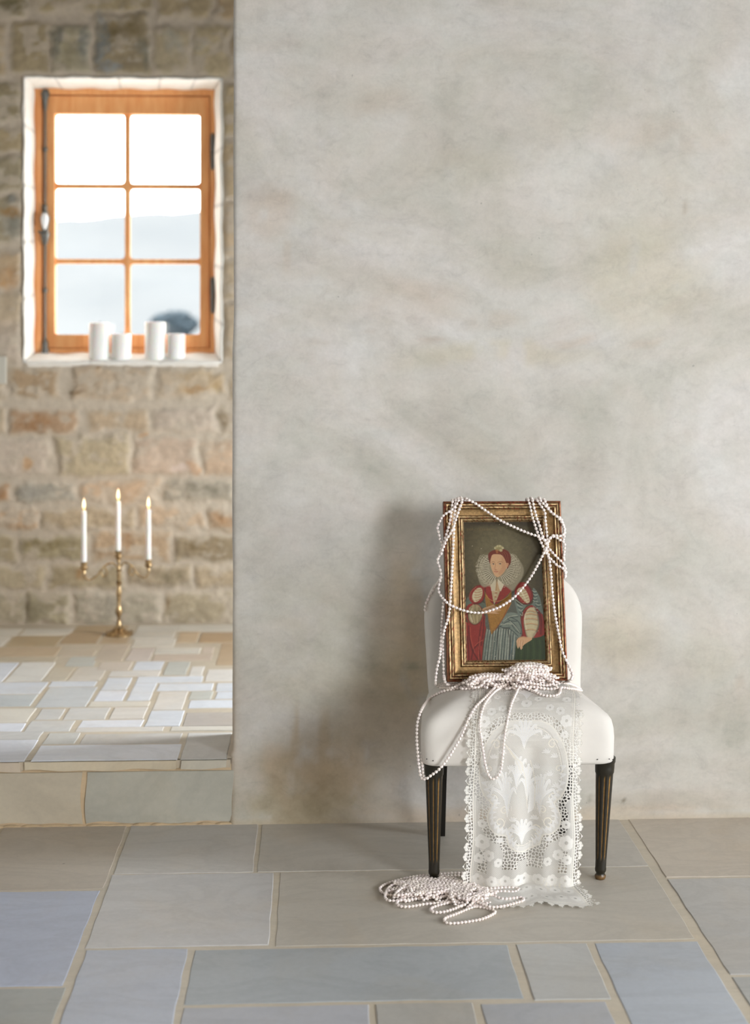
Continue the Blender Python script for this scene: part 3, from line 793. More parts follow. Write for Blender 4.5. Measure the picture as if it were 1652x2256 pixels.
tr.inputs['Color'].default_value = (0.96, 0.98, 0.97, 1)
mx = nt.nodes.new('ShaderNodeMixShader'); mx.inputs[0].default_value = 0.05
nt.links.new(tr.outputs[0], mx.inputs[1]); nt.links.new(gl.outputs[0], mx.inputs[2]); nt.links.new(mx.outputs[0], nt.nodes['Material Output'].inputs['Surface'])
for q0, q1 in ((118, 275), (284, 442)):
    for r0, r1 in ((249, 406), (413, 572), (579, 739)):
        mb = MB(); mb.box(wx(q0), wx(q1), s0 + 0.025, s0 + 0.028, wz(r1), wz(r0))
        wpart(mb, 'pane', gm)
# bolt with rod, keeps and porcelain handle on the left stile
mb = MB(); bx = wx(100); by = s0 - 0.012
mb.tube([(bx, by, wz(778)), (bx, by, wz(198))], 0.0055, 10)
mb.box(bx - 0.014, bx + 0.014, by, s0 + 0.002, wz(215), wz(198), 0.003)
mb.lathe([(0.018, 0), (0.017, 0.03), (0.007, 0.08), (0.006, 0.085)][::-1] if False else [(0.006, -0.085), (0.008, -0.075), (0.011, -0.04), (0.019, -0.012), (0.019, 0.0)], (bx, by, wz(205)), 12)
mb.lathe([(0.018, 0.0), (0.018, 0.012), (0.012, 0.03), (0.013, 0.045), (0.008, 0.06), (0.006, 0.075)], (bx, by, wz(780)), 12)
for py_ in (330, 640): mb.lathe([(0.006, -0.012), (0.010, -0.006), (0.010, 0.006), (0.006, 0.012)], (bx, by, wz(py_)), 12)
wpart(mb, 'bolt_rod', M_IRON, True)
mb = MB()
mb.lathe([(0.005, -0.10), (0.012, -0.085), (0.018, -0.06), (0.022, -0.045), (0.014, -0.03), (0.018, 0.0), (0.022, 0.03), (0.014, 0.05), (0.008, 0.07), (0.012, 0.08), (0.005, 0.095)], (bx, by - 0.004, wz(495)), 14)
mb.tube([(bx, by, wz(510)), (bx - 0.012, by - 0.02, wz(514)), (bx - 0.026, by - 0.026, wz(512))], 0.005, 8)
wpart(mb, 'bolt_lock', M_IRON, True)
mb = MB(); mb.lathe([(0.002, -0.042), (0.009, -0.03), (0.0145, -0.01), (0.0165, 0.008), (0.013, 0.026), (0.004, 0.036)], (bx + 0.001, by - 0.026, wz(488)), 16)
tag(wpart(mb, 'knob', M_PORC, True), 'white porcelain knob')
for py_ in (333, 650):
    mb = MB(); mb.lathe([(0.004, -0.085), (0.008, -0.07), (0.009, -0.002), (0.0075, 0.0), (0.009, 0.002), (0.009, 0.07), (0.004, 0.085)], (wx(468), FRY - 0.004, wz(py_)), 10)
    wpart(mb, 'hinge', M_IRON, True)

# light switch on the left
p = onY(-8, 785, BACK_Y - 0.03); q = onY(13, 846, BACK_Y - 0.03)
sw = empty('light_switch', ((p.x + q.x) / 2 - 0.02, BACK_Y - 0.02, (p.z + q.z) / 2)); tag(sw, 'pale grey switch plate on the rough stone wall below left of the window', 'light switch')
bpy.context.view_layer.update()
mb = MB(); mb.box(-0.042, 0.042, -0.012, 0.012, -0.062, 0.062, 0.004); mb.build('plate', M_SWITCH, sw)
mb = MB(); mb.box(-0.012, 0.012, -0.017, -0.010, -0.022, 0.022, 0.002); mb.build('rocker', M_SWITCH, sw)

# ------------------------------------------------------------------ outdoors: pale hillside and a dark parked vehicle-sized shrub
n1x, n1y = 70, 40
V = []; K = []
for j in range(n1y):
    for i in range(n1x):
        x = -32 + 50 * i / (n1x - 1); t = j / (n1y - 1); y = 12 + 58 * t
        crest = 6.12 + 0.075 * (x + 9) + 0.05 * math.sin(x * 1.3) + 0.03 * math.sin(x * 3.1)
        h = -0.3 + (crest + 1.55) * (t ** 2.0)
        h += 0.25 * math.sin(x * 0.6 + y * 0.35) * t * (1 - t) * 3
        V.append((x, y, h)); 
Fq = [(j * n1x + i, j * n1x + i + 1, (j + 1) * n1x + i + 1, (j + 1) * n1x + i) for j in range(n1y - 1) for i in range(n1x - 1)]
M_HILL = simple('dry_hillside', (90, 90, 91), 1.0, col2=(84, 85, 87), scale=0.25)
h_ = link('hillside', mesh('hillside', V, Fq), M_HILL, smooth=True); tag(h_, kind='structure')
sh = empty('shrub', (-3.41, 36.0, 0.2)); tag(sh, 'dark blue green shrub outside, seen low through the bottom right pane', 'shrub')
bm = bmesh.new()
for k in range(900):
    a_ = random.random() * 6.28; u = random.random() ** 0.5
    c = Vector((0.60 * u * math.cos(a_), 0.4 * u * math.sin(a_), 1.64 + 0.34 * (1 - u * u) ** 0.5 * random.uniform(-1, 1)))
    n = Vector((random.gauss(0, 1), random.gauss(0, 1), random.gauss(0, 1))).normalized(); t = n.orthogonal().normalized(); s_ = n.cross(t)
    r = 0.07
    q = [bm.verts.new(c + t * r), bm.verts.new(c + s_ * r * 0.5), bm.verts.new(c - t * r), bm.verts.new(c - s_ * r * 0.5)]
    bm.faces.new(q)
me = bpy.data.meshes.new('foliage'); bm.to_mesh(me); bm.free()
link('foliage', me, simple('shrub_leaves', (60, 74, 84), 0.8), sh)
mb = MB(); mb.tube([(0, 0, -0.2), (0.02, 0, 0.8), (0, 0.02, 1.45)], [0.05, 0.04, 0.02], 8); mb.build('stem', simple('shrub_bark', (90, 80, 70), 0.9), sh)

# ------------------------------------------------------------------ pillar candles on the sill
def bounds_px(x0p, x1p, ytop, ybot, yy_):
    a = onY(x0p, ybot, yy_); b_ = onY(x1p, ytop, yy_); return (a.x + b_.x) / 2, (b_.x - a.x) / 2, a.z, b_.z
pl = [(195, 243, 711, 'tall white pillar candle, leftmost on the window sill'), (244, 290, 735, 'short white pillar candle left of the window centre bar, beside the leftmost tall one'),
      (318, 366, 709, 'tall white pillar candle right of the window centre bar'), (367, 409, 735, 'short white pillar candle, rightmost on the window sill')]
SILL = wz0 - 0.004
for k, (a_, b_, t_, lb) in enumerate(pl):
    yy_ = BACK_Y + 0.052
    cxp, r, _, zt = bounds_px(a_, b_, t_, 790, yy_); r = min(r * 0.96, 0.049)
    e = empty('pillar_candle', (cxp, yy_, SILL + 0.009)); tag(e, lb, 'candle', 'pillar candles on the window sill')
    h = zt - SILL - 0.009
    mb = MB(); mb.lathe([(r - 0.003, 0), (r, 0.003), (r, h - 0.006), (r - 0.003, h - 0.001), (r - 0.008, h), (r * 0.6, h - 0.006), (0.01, h - 0.008)], (0, 0, 0), 32); mb.build('wax', M_WAX, e, True)
    mb = MB(); mb.tube([(0, 0, h - 0.012), (0.001, 0, h), (0.003, 0, h + 0.008)], 0.0012, 6); mb.build('wick', M_WICK, e)

# sill: flat lime bed under the candles
mb = MB(); mb.box(wx0 + 0.01, wx1 - 0.01, BACK_Y - 0.004, BACK_Y + 0.13, SILL - 0.02, SILL + 0.008, 0.004); K = [s2l((232, 226, 216))] * len(mb.v)
me = mesh('sill', mb.v, mb.f); set_col(me, np.array(K)); tag(link('trim_sill', me, M_TRIM), kind='structure')

# ------------------------------------------------------------------ candelabra with three burning tapers
cb = onZ(262, 1398, AZ)
CS = 3222 / (cb.x * Fv.x + cb.y * Fv.y)     # px per metre there
cdl = empty('candelabra', (cb.x, cb.y, AZ)); tag(cdl, 'slender brass three armed candelabra on the raised alcove floor by the stone wall', 'candelabra')
mb = MB(); mb.lathe([(0.060, 0.0), (0.060, 0.006), (0.050, 0.012), (0.030, 0.020), (0.016, 0.034), (0.010, 0.05), (0.008, 0.06)], (0, 0, 0), 28)
for a_ in (0.6, 2.7, 4.8):
    mb.lathe([(0.010, -0.002), (0.013, 0.004), (0.008, 0.012)], (0.055 * math.cos(a_), 0.055 * math.sin(a_), 0), 10)
mb.build('base', M_BRASS, cdl, True)
prof = [(0.008, 0.05), (0.007, 0.075), (0.011, 0.085), (0.016, 0.10), (0.012, 0.115), (0.007, 0.13), (0.009, 0.16), (0.013, 0.185), (0.008, 0.20), (0.007, 0.215), (0.014, 0.225), (0.007, 0.235), (0.009, 0.255), (0.006, 0.27), (0.012, 0.28), (0.006, 0.29), (0.006, 0.325), (0.010, 0.332), (0.006, 0.34)]
mb = MB(); mb.lathe(prof, (0, 0, 0), 18); mb.build('stem', M_BRASS, cdl, True)
def cup_mb(c):
    return MB().lathe([(0.003, -0.035), (0.008, -0.030), (0.006, -0.022), (0.013, -0.012), (0.020, -0.006), (0.019, -0.003), (0.012, -0.002), (0.0145, 0.014), (0.0150, 0.018), (0.013, 0.018), (0.012, 0.004)], c, 20)
zc = (1398 - 1222) / CS; zs_ = (1398 - 1244) / CS
lc, rc = (188 - 262) / CS, (325 - 262) / CS
tapers = [((lc, -0.03, zs_), 1119, 1238, 188, 'lit white taper candle in the left arm of the brass candelabra'), ((-0.003, 0, zc), 1101, 1217, 259, 'lit white taper candle in the raised centre cup of the candelabra'), ((rc, 0.03, zs_), 1120, 1238, 322, 'lit white taper candle in the right arm of the brass candelabra')]
for sgn, c in ((-1, tapers[0][0]), (1, tapers[2][0])):
    xx, yy_, z_ = c
    pts = catmull([(0, 0, 0.285), (xx * 0.18, yy_ * .18, 0.312), (xx * 0.42, yy_ * .4, 0.300), (xx * 0.62, yy_ * .6, 0.262), (xx * 0.86, yy_ * .86, 0.242), (xx, yy_, 0.262), (xx, yy_, z_ - 0.03)], 8)
    mb = MB().tube(pts, 0.0038, 8)
    pts = catmull([(xx * 0.42, yy_ * .4, 0.300), (xx * 0.34, yy_ * .34, 0.27), (xx * 0.45, yy_ * .45, 0.255), (xx * 0.52, yy_ * .5, 0.272)], 6)
    mb.tube(pts, 0.0035, 8); mb.build('arm', M_BRASS, cdl, True)
for c, *_ in tapers: cup_mb(c).build('candle_cup', M_BRASS, cdl, True)
fm, nt, b = newmat('candle_flame'); nt.nodes.remove(b)
em = nt.nodes.new('ShaderNodeEmission'); tc = nt.nodes.new('ShaderNodeTexCoord'); sp = nt.nodes.new('ShaderNodeSeparateXYZ'); nt.links.new(tc.outputs['Generated'], sp.inputs[0])
cr = ramp(nt, sp.outputs['Z'], [(0.0, (1.0, 0.42, 0.12)), (0.25, (1.0, 0.78, 0.42)), (0.8, (1.0, 0.85, 0.6)), (1.0, (1.0, 0.6, 0.25))]); nt.links.new(cr, em.inputs['Color']); em.inputs['Strength'].default_value = 3.0
nt.links.new(em.outputs[0], nt.nodes['Material Output'].inputs['Surface'])
for c, yt, yb, xp, lb in tapers:
    base = Vector((cb.x + c[0], cb.y + c[1], AZ + c[2] + 0.004))
    e = empty('taper_candle', base); tag(e, lb, 'candle', 'lit tapers in the candelabra')
    h = (yb - yt) / CS; xt = 0.0
    mb = MB(); mb.lathe([(0.0112, 0), (0.0116, 0.01), (0.0102, h * 0.97), (0.0085, h), (0.003, h + 0.003)], (0, 0, 0), 20); mb.build('wax', M_WAX, e, True)
    mb = MB(); mb.tube([(0, 0, h), (0.0006, 0, h + 0.006), (0.0015, 0, h + 0.011)], 0.0009, 6); mb.build('wick', M_WICK, e)
    mb = MB(); mb.lathe([(0.001, 0.004), (0.0048, 0.010), (0.0068, 0.020), (0.0058, 0.034), (0.0030, 0.046), (0.0006, 0.056)], (0, 0, h), 16); mb.build('flame', fm, e, True)
    ld = bpy.data.lights.new('flame_glow', 'POINT'); ld.energy = 0.28; ld.color = (1.0, 0.62, 0.28); ld.shadow_soft_size = 0.012
    lo = bpy.data.objects.new('flame_glow', ld); COL.objects.link(lo); lo.parent = e; lo.location = (0, 0, h + 0.03)

# ------------------------------------------------------------------ chair
SOLID = []       # (verts, faces) in world space for laying pearls and lace onto
def reg(o):
    bpy.context.view_layer.update()
    SOLID.append(([o.matrix_world @ v.co for v in o.data.vertices], [tuple(p.vertices) for p in o.data.polygons]))
CHX = onY(1138, 1800, 4.03).x
chair = empty('side_chair', (CHX, 4.20, 0)); tag(chair, 'white upholstered side chair with rounded back and black gilded front legs against the plaster wall', 'chair')
O = Vector((CHX, 4.20, 0))
# seat
YF, YB = 3.975, 4.345
wf, wb = 0.2715, 0.226
def seat_outline(n=96):
    cs = [(-wf, YF), (wf, YF), (wb, YB), (-wb, YB)]; rad = [0.05, 0.05, 0.03, 0.03]
    pts = []
    for k in range(4):
        p = np.array(cs[k]); a = np.array(cs[k - 1]); b_ = np.array(cs[(k + 1) % 4])
        da = (a - p) / np.linalg.norm(a - p); db = (b_ - p) / np.linalg.norm(b_ - p)
        r = rad[k]
        for t in np.linspace(0, 1, 10): pts.append((1 - t) ** 2 * (p + da * r) + 2 * t * (1 - t) * p + t * t * (p + db * r))
        q0 = p + db * r; q1 = b_ - db * rad[(k + 1) % 4]
        for t in np.linspace(0, 1, 16)[1:-1]:
            bow = math.sin(t * math.pi); nr = np.array([db[1], -db[0]])
            pts.append(q0 + (q1 - q0) * t + nr * bow * (0.008 if k == 0 else 0.004))
    return np.array(pts)
so_ = seat_outline(); cc_ = np.array([0, 4.17])
V = []; Fq = []
ringsp = [(0.012, 0.331), (0.004, 0.334), (0.0, 0.342), (-0.001, 0.37), (-0.002, 0.40), (0.0, 0.425), (0.006, 0.447), (0.016, 0.466), (0.031, 0.481), (0.052, 0.492), (0.08, 0.500), (0.12, 0.5065), (0.17, 0.511), (0.22, 0.5135)]
n_ = len(so_)
for ins, z in ringsp:
    for p in so_:
        d = p - cc_; L = np.linalg.norm(d); q = cc_ + d * max(0, 1 - ins / 0.235 * 1.0) if ins > 0.05 else p - d / L * ins
        if ins > 0.05:
            q = p - d / L * 0.052 if False else cc_ + d * (1 - 0.052 / L) * (1 - (ins - 0.052) / 0.185)
        dome = 0.0
        zz = z
        if z > 0.44: zz = z - 0.020 * sstep(0.15, 0.26, abs(q[0])) * sstep(.44, .5, z) 
        V.append((q[0], q[1], float(zz)))
V.append((0, 4.17, 0.5145))
for k in range(len(ringsp) - 1):
    for i in range(n_):
        j = (i + 1) % n_; Fq.append((k * n_ + i, k * n_ + j, (k + 1) * n_ + j, (k + 1) * n_ + i))
for i in range(n_): Fq.append(((len(ringsp) - 1) * n_ + i, (len(ringsp) - 1) * n_ + (i + 1) % n_, len(V) - 1))
Fq.append(tuple(range(n_ - 1, -1, -1)))
V = [(x, y - 4.20, z) for x, y, z in V]
seat = link('seat', mesh('seat', V, Fq), M_FABRIC, chair, True)
reg(seat)
# backrest
ol = [(946, 1535), (943, 1500), (940, 1440), (937, 1390), (937, 1352), (946, 1314), (966, 1284), (1000, 1267), (1050, 1260), (1110, 1258), (1170, 1260), (1218, 1267), (1252, 1285), (1273, 1314), (1283, 1350), (1283, 1395), (1281, 1440), (1279, 1500), (1279, 1535)]
yb_ = 4.315
W3 = [onY(a_, b_, yb_) for a_, b_ in ol]
C2 = catmull([(p.x - CHX, p.z) for p in W3], 5); 
C2 = np.vstack([C2, [(C2[-1][0], 0.40)], [(C2[0][0], 0.40)]])
cen = np.array([(C2[:, 0].min() + C2[:, 0].max()) / 2, 0.62])
def lean(z): return 0.0 + (z - 0.45) * 0.06
V = []; Fq = []; n_ = len(C2)
for ins, yo in [(0.95, -0.040), (0.80, -0.038), (0.5, -0.034), (0.25, -0.028), (0.10, -0.020), (0.04, -0.011), (0.0, 0.0), (0.0, 0.02), (0.03, 0.030), (0.9, 0.034)]:
    for p in C2:
        d = p - cen; q = cen + d * (1 - ins)
        V.append((q[0], yb_ + yo + lean(q[1]) - 4.20, q[1]))
for k in range(9):
    for i in range(n_):
        j = (i + 1) % n_; Fq.append((k * n_ + i, (k + 1) * n_ + i, (k + 1) * n_ + j, k * n_ + j))
Fq.append(tuple(range(n_))); Fq.append(tuple(range(10 * n_ - 1, 9 * n_ - 1, -1)))
me_ = mesh('backrest', V, Fq)
bk = link('backrest', me_, M_FABRIC, chair, True)
bm = bmesh.new(); bm.from_mesh(me_); bmesh.ops.recalc_face_normals(bm, faces=bm.faces); bm.to_mesh(me_); bm.free()
reg(bk)
# front legs: round, tapered, fluted, gilded flutes
def front_leg(pt, pb):
    yl_ = 4.03; zt = 0.338
    T = onY(pt, 1676, yl_); B = onY(pb, 1947, yl_)
    V = []; Fq = []; K = []
    prof = [(0.0, .0128), (0.004, .0150), (0.010, .0155), (0.014, .0120), (0.018, .0125), (0.022, .0152), (0.028, .0158), (0.034, .0150), (0.050, .0152)]
    for t in np.linspace(0, 1, 22): prof.append((0.054 + t * (0.292 - 0.054), 0.0153 + t * (0.0245 - 0.0153)))
    prof += [(0.296, .0262), (0.310, .0268), (0.322, .0272), (0.325, .0290), (0.336, .0292), (0.338, 0.0285)]
    n = 96; blk = s2l((34, 30, 20)); gd = s2l((128, 94, 42)); brn = s2l((112, 84, 48))
    for z, r in prof:
        fl = 0.0
        if 0.054 <= z <= 0.293: fl = min(1, (z - 0.050) / 0.012, (0.297 - z) / 0.012)
        for i in range(n):
            a_ = 2 * math.pi * i / n; c = (math.cos(a_ * 9 + math.pi) * 0.5 + 0.5)
            dip = c ** 1.5 * fl
            rr2 = r - 0.0022 * dip
            x = B.x + (T.x - B.x) * z / zt - CHX
            V.append((x + rr2 * math.cos(a_), yl_ - 4.20 + rr2 * math.sin(a_), z))
            col = blk * (1 - (dip > 0.80)) + gd * (dip > 0.80)
            if z < 0.014: col = brn * 0.9
            K.append(col * (0.75 + 0.5 * random.random() if dip > 0.80 else 1))
    for k in range(len(prof) - 1):
        for i in range(n):
            j = (i + 1) % n; Fq.append((k * n + i, k * n + j, (k + 1) * n + j, (k + 1) * n + i))
    Fq.append(tuple(range(n - 1, -1, -1))); Fq.append(tuple(range((len(prof) - 1) * n, len(prof) * n)))
    me = mesh('leg', V, Fq); set_col(me, np.array(K))
    tag(link('leg', me, M_LEG, chair, True), 'round tapered black front leg with gilded flutes')
front_leg(956, 956); front_leg(1333, 1322)
for pb in (969, 1243):
    B = onY(pb, 1835, 4.405); x = B.x - CHX
    mb = MB(); V = []
    for z, yo, w_ in ((0.0, 0.205, 0.0145), (0.18, 0.178, 0.0165), (0.36, 0.130, 0.019)):
        for sx, sy in ((-1, -1), (1, -1), (1, 1), (-1, 1)): V.append((x + sx * w_, yo + sy * w_, z))
    f_ = [(3, 2, 1, 0), (8, 9, 10, 11)] + [(k * 4 + i, k * 4 + (i + 1) % 4, k * 4 + 4 + (i + 1) % 4, k * 4 + 4 + i) for k in (0, 1) for i in range(4)]
    mb.add(V, f_); tag(mb.build('leg', M_BLACK, chair), 'plain square black rear leg')
for px, py in ((940, 1672), (954, 1676), (1316, 1673), (1342, 1672), (1350, 1673)):
    p = onY(px, py, 3.973); MB().lathe([(0.0018, -0.001), (0.002, 0), (0.001, 0.001)], (p.x - CHX, p.y - 4.20, p.z), 8).build('nail', M_BLACK, chair)

# ------------------------------------------------------------------ framed painting leaning on the chair back
PW, PH = 0.348, 0.518
FB = onY(1118.5, 1501, 4.17); FT = onY(1105.5, 1102, 4.295)
fu = Vector((1, 0, 0)); fv = Vector((0, FT.y - FB.y, FT.z - FB.z)).normalized(); fn = fu.cross(fv)      # fn points to the room
if fn.y > 0: fn = -fn
FO = Vector((FB.x, FB.y, FB.z))
MATF = Matrix(((fu.x, fv.x, fn.x, FO.x), (fu.y, fv.y, fn.y, FO.y), (fu.z, fv.z, fn.z, FO.z), (0, 0, 0, 1)))
pic = empty('framed_painting', FO); pic.matrix_world = MATF; tag(pic, 'gilt framed portrait painting of a lady in a ruff, propped on the chair', 'painting')
bpy.context.view_layer.update()
prof = [(0.0, -0.030, 2), (0.0, -0.004, 2), (0.0015, -0.0012, 3), (0.004, 0.0, 3), (0.0055, -0.003, 0), (0.007, -0.003, 0), (0.009, -0.0005, 1), (0.012, -0.0010, 1), (0.0135, -0.004, 0), (0.0150, -0.0040, 0), (0.0170, -0.0015, 1), (0.0195, -0.0015, 1), (0.0215, -0.006, 0),
        (0.026, -0.0095, 4), (0.034, -0.0115, 4), (0.041, -0.0115, 4), (0.0425, -0.0085, 0), (0.0445, -0.0055, 1), (0.047, -0.0055, 1), (0.0485, -0.0080, 0), (0.0500, -0.0080, 0), (0.0520, -0.0065, 1), (0.0545, -0.0085, 1), (0.0575, -0.0125, 0), (0.0600, -0.0150, 1), (0.0602, -0.024, 0)]
pal = {0: (88, 64, 38), 1: (196, 168, 124), 2: (112, 72, 50), 3: (150, 100, 70), 4: (150, 120, 78)}
V = []; Fq = []; K = []
SUB = 70
cor = [(-1, 0), (1, 0), (1, 1), (-1, 1)]
sides = []
for s_ in range(4):
    for t in range(SUB):
        sides.append((s_, t / SUB))
NP = len(prof)
for (s_, t) in sides:
    for (d, h, kc) in prof:
        c0 = cor[s_]; c1 = cor[(s_ + 1) % 4]
        def cp(c): return np.array([c[0] * (PW / 2 - d), (PH - d) if c[1] else d])
        p = cp(c0) * (1 - t) + cp(c1) * t
        wob = 0.0005 * math.sin(p[0] * 60 + p[1] * 47 + d * 300)
        V.append((p[0], p[1], h + wob))
        n1 = 0.75 + 0.5 * float(vnoise(np.array(p[0] * 160 + 40), np.array(p[1] * 160 + 40), 3))
        wear = float(vnoise(np.array(p[0] * 420 + 90), np.array(p[1] * 420 + 9), 5)) > 0.72
        c = s2l(pal[kc]) * n1
        if wear and kc in (0, 1, 3): c = s2l((124, 48, 34)) if kc != 1 else s2l((120, 84, 48))
        K.append(c)
NS = len(sides)
for k in range(NS):
    k2 = (k + 1) % NS
    for j in range(NP - 1): Fq.append((k * NP + j, k * NP + j + 1, k2 * NP + j + 1, k2 * NP + j)[::-1])
    Fq.append((k * NP + NP - 1, k * NP, k2 * NP, k2 * NP + NP - 1)[::-1])
me = mesh('frame', V, Fq); set_col(me, np.array(K))
fr = link('frame', me, M_GOLD, pic, False); me.polygons.foreach_set('use_smooth', [True] * len(me.polygons)); me.set_sharp_from_angle(angle=math.radians(50))
mb = MB(); mb.box(-PW / 2 + 0.01, PW / 2 - 0.01, 0.01, PH - 0.01, -0.029, -0.0225); mb.build('backing_board', simple('old_board', (120, 92, 62), 0.8, var=0.2), pic)
reg(fr)

# painting: pigments laid out over the panel
iw = PW / 2 - 0.059; iv0, iv1 = 0.059, PH - 0.059
nu, nv = 236, 420
U_, V_ = np.meshgrid(np.linspace(0, 1, nu), np.linspace(0, 1, nv))
cTL, cTR, cBR, cBL = np.array([1021., 1148.]), np.array([1196., 1147.]), np.array([1204., 1457.]), np.array([1027., 1457.])
QX = (cTL[0] * (1 - U_) + cTR[0] * U_) * (1 - V_) + (cBL[0] * (1 - U_) + cBR[0] * U_) * V_
QY = (cTL[1] * (1 - U_) + cTR[1] * U_) * (1 - V_) + (cBL[1] * (1 - U_) + cBR[1] * U_) * V_
S8 = 7.867
def A(zx, zy): return (1010 + zx / S8, 1140 + zy / S8)
def Bq(zx, zy): return (1010 + zx / S8, 1290 + zy / S8)
def AL(l): return [A(*p) for p in l]
def BL(l): return [Bq(*p) for p in l]
pc = Canvas(QX, QY, s2l((76, 68, 44)))
L_ = lambda *c: s2l(c)
# background: brown green field, lighter around the head, scumbled
r = np.sqrt(((QX - 1105) / 80) ** 2 + ((QY - 1225) / 95) ** 2)
pc._blend(0.85 * sstep(1.25, 0.3, r), L_(114, 108, 80))
pc._blend(0.8 * sstep(1165, 1148, QY), L_(52, 42, 26))
pc._blend(0.75 * sstep(1172, 1200, QX) * sstep(1330, 1250, QY), L_(52, 48, 34))
pc.C *= (0.82 + 0.36 * fbm(QX / 5, QY / 5, 7, 4))[..., None]
# faint gold lettering across the top, worn away
xg = 1031
rq = random.Random(2)
while xg < 1098:
    hgt = rq.uniform(4, 6); y0 = 1163 + rq.uniform(-0.5, 0.5); kx = rq.choice([0, 1, 2, 3])
    c = L_(128, 104, 50)
    if kx == 0: pc.stroke([(xg, y0), (xg, y0 + hgt)], 0.7, c, .6)
    elif kx == 1: pc.stroke([(xg, y0 + hgt), (xg + 1.6, y0), (xg + 3, y0 + hgt)], 0.7, c, .55, smooth=False)
    elif kx == 2: pc.stroke([(xg + 2.6, y0 + .5), (xg, y0 + 2), (xg, y0 + 4), (xg + 2.6, y0 + hgt)], 0.7, c, .55)
    else: pc.stroke([(xg, y0), (xg, y0 + hgt)], 0.7, c, .5); pc.stroke([(xg, y0), (xg + 2.4, y0 + hgt)], .6, c, .4)
    xg += rq.uniform(4, 6.5)
WHT, RED, DRD, GLD, OCH, BLU_, DBL, SKN, HAIR, GRNc = L_(192, 182, 148), L_(142, 42, 32), L_(88, 22, 18), L_(156, 112, 40), L_(120, 80, 26), L_(116, 128, 120), L_(48, 64, 66), L_(206, 166, 126), L_(112, 46, 26), L_(44, 62, 26)
# green covered table at lower right
pc.poly(BL([(985, 1000), (1180, 880), (1520, 870), (1560, 1400), (950, 1400)]), GRNc, smooth=False)
for k in range(9):
    x = 1030 + 55 * k; pc.stroke(BL([(x, 950 + 20 * (k % 3)), (x + 12, 1150), (x - 6, 1380)]), 2.2, L_(64, 86, 44) if k % 2 else L_(30, 44, 18), .5, soft=2)
# red mantle left and right
pc.poly(BL([(120, 640), (260, 700), (420, 560), (500, 520), (480, 800), (430, 1000), (390, 1400), (100, 1400)]), RED, smooth=False)
for pts in (((170, 720), (180, 900), (230, 1120), (330, 1300)), ((400, 640), (370, 820), (350, 1050), (370, 1300)), ((330, 1040), (250, 1130), (215, 1290)), ((440, 560), (430, 800), (390, 1050)), ((150, 900), (170, 1200), (170, 1390))):
    pc.stroke(BL(pts), 3.2, DRD, .8, soft=2.2)
for pts in (((200, 740), (215, 950), (280, 1180)), ((370, 900), (345, 1150), (350, 1330)), ((280, 1060), (330, 1010), (420, 960))):
    pc.stroke(BL(pts), 1.2, L_(186, 84, 62), .7, soft=1.2)
pc.poly(BL([(1090, 600), (1160, 430), (1290, 360), (1420, 420), (1480, 560), (1500, 880), (1120, 920), (1080, 760)]), RED)
pc.stroke(BL([(1400, 440), (1450, 620), (1440, 860)]), 4, DRD, .7, soft=2.5)
# skirt
pc.poly(BL([(480, 760), (600, 720), (820, 700), (1000, 760), (1080, 860), (1010, 960), (990, 1150), (940, 1400), (400, 1400), (430, 1100)]), BLU_, smooth=False)
for k in range(26):
    x0_ = 500 + 22 * k; x1_ = 410 + 24 * k
    if x0_ > 1010: continue
    pc.stroke(BL([(x0_, 740 + (k % 4) * 14), (0.5 * (x0_ + x1_) + 8 * (k % 3), 1000), (x1_, 1390)]), 1.6 if k % 3 else 2.6, DBL if k % 2 else L_(176, 182, 170), .75 if k % 2 else .6, soft=1.2)
pc.stroke(BL([(960, 960), (930, 1100), (850, 1380)]), 1.4, L_(84, 118, 130), .9)
# bodice base (dark blue grey) and waist sash
pc.poly(BL([(440, 40), (930, 20), (1010, 300), (1080, 560), (1060, 760), (880, 780), (720, 760), (480, 760), (470, 400)]), L_(88, 92, 84))
pc.poly(BL([(700, 740), (850, 500), (1050, 520), (1090, 640), (1110, 860), (1020, 920), (880, 760)]), BLU_)
for pts in (((720, 730), (860, 640), (1020, 640)), ((760, 660), (880, 580), (1040, 560)), ((860, 600), (980, 700), (1090, 860)), ((900, 560), (1040, 640), (1100, 760)), ((880, 760), (960, 820), (1040, 900)), ((700, 720), (800, 750), (900, 745)), ((930, 700), (1000, 800), (1080, 850))):
    pc.stroke(BL(pts), 1.8, DBL, .8, soft=1.2)
for pts in (((780, 640), (900, 560), (1030, 540)), ((900, 640), (1000, 740), (1070, 840)), ((740, 700), (860, 680), (930, 690))):
    pc.stroke(BL(pts), 1.2, L_(190, 194, 178), .7, soft=1)
# blue hanging sleeves
pc.poly(BL([(120, 300), (200, 200), (460, 330), (440, 420), (200, 380), (130, 360)]), L_(92, 104, 92))
pc.poly(BL([(980, 250), (1060, 340), (1300, 330), (1310, 60), (1400, 160), (1450, 300), (1480, 520), (1380, 420), (1240, 340), (1150, 420), (1060, 560), (1010, 400)]), L_(104, 118, 112))
for k in range(14):
    t = k / 13; x = 1320 + 120 * t * (0.5 + 0.5 * math.sin(k)); y_ = 100 + 380 * t
    pc.stroke(BL([(x - 30, y_), (x + 10, y_ + 26), (x + 50, y_ + 18)]), 1.5, DBL if k % 2 else L_(168, 178, 164), .8)
for k in range(7):
    pc.stroke(BL([(1000 + 14 * k, 260 + 44 * k), (1050 + 12 * k, 300 + 40 * k), (1120, 350 + 22 * k)]), 1.4, DBL if k % 2 else L_(170, 178, 164), .8)
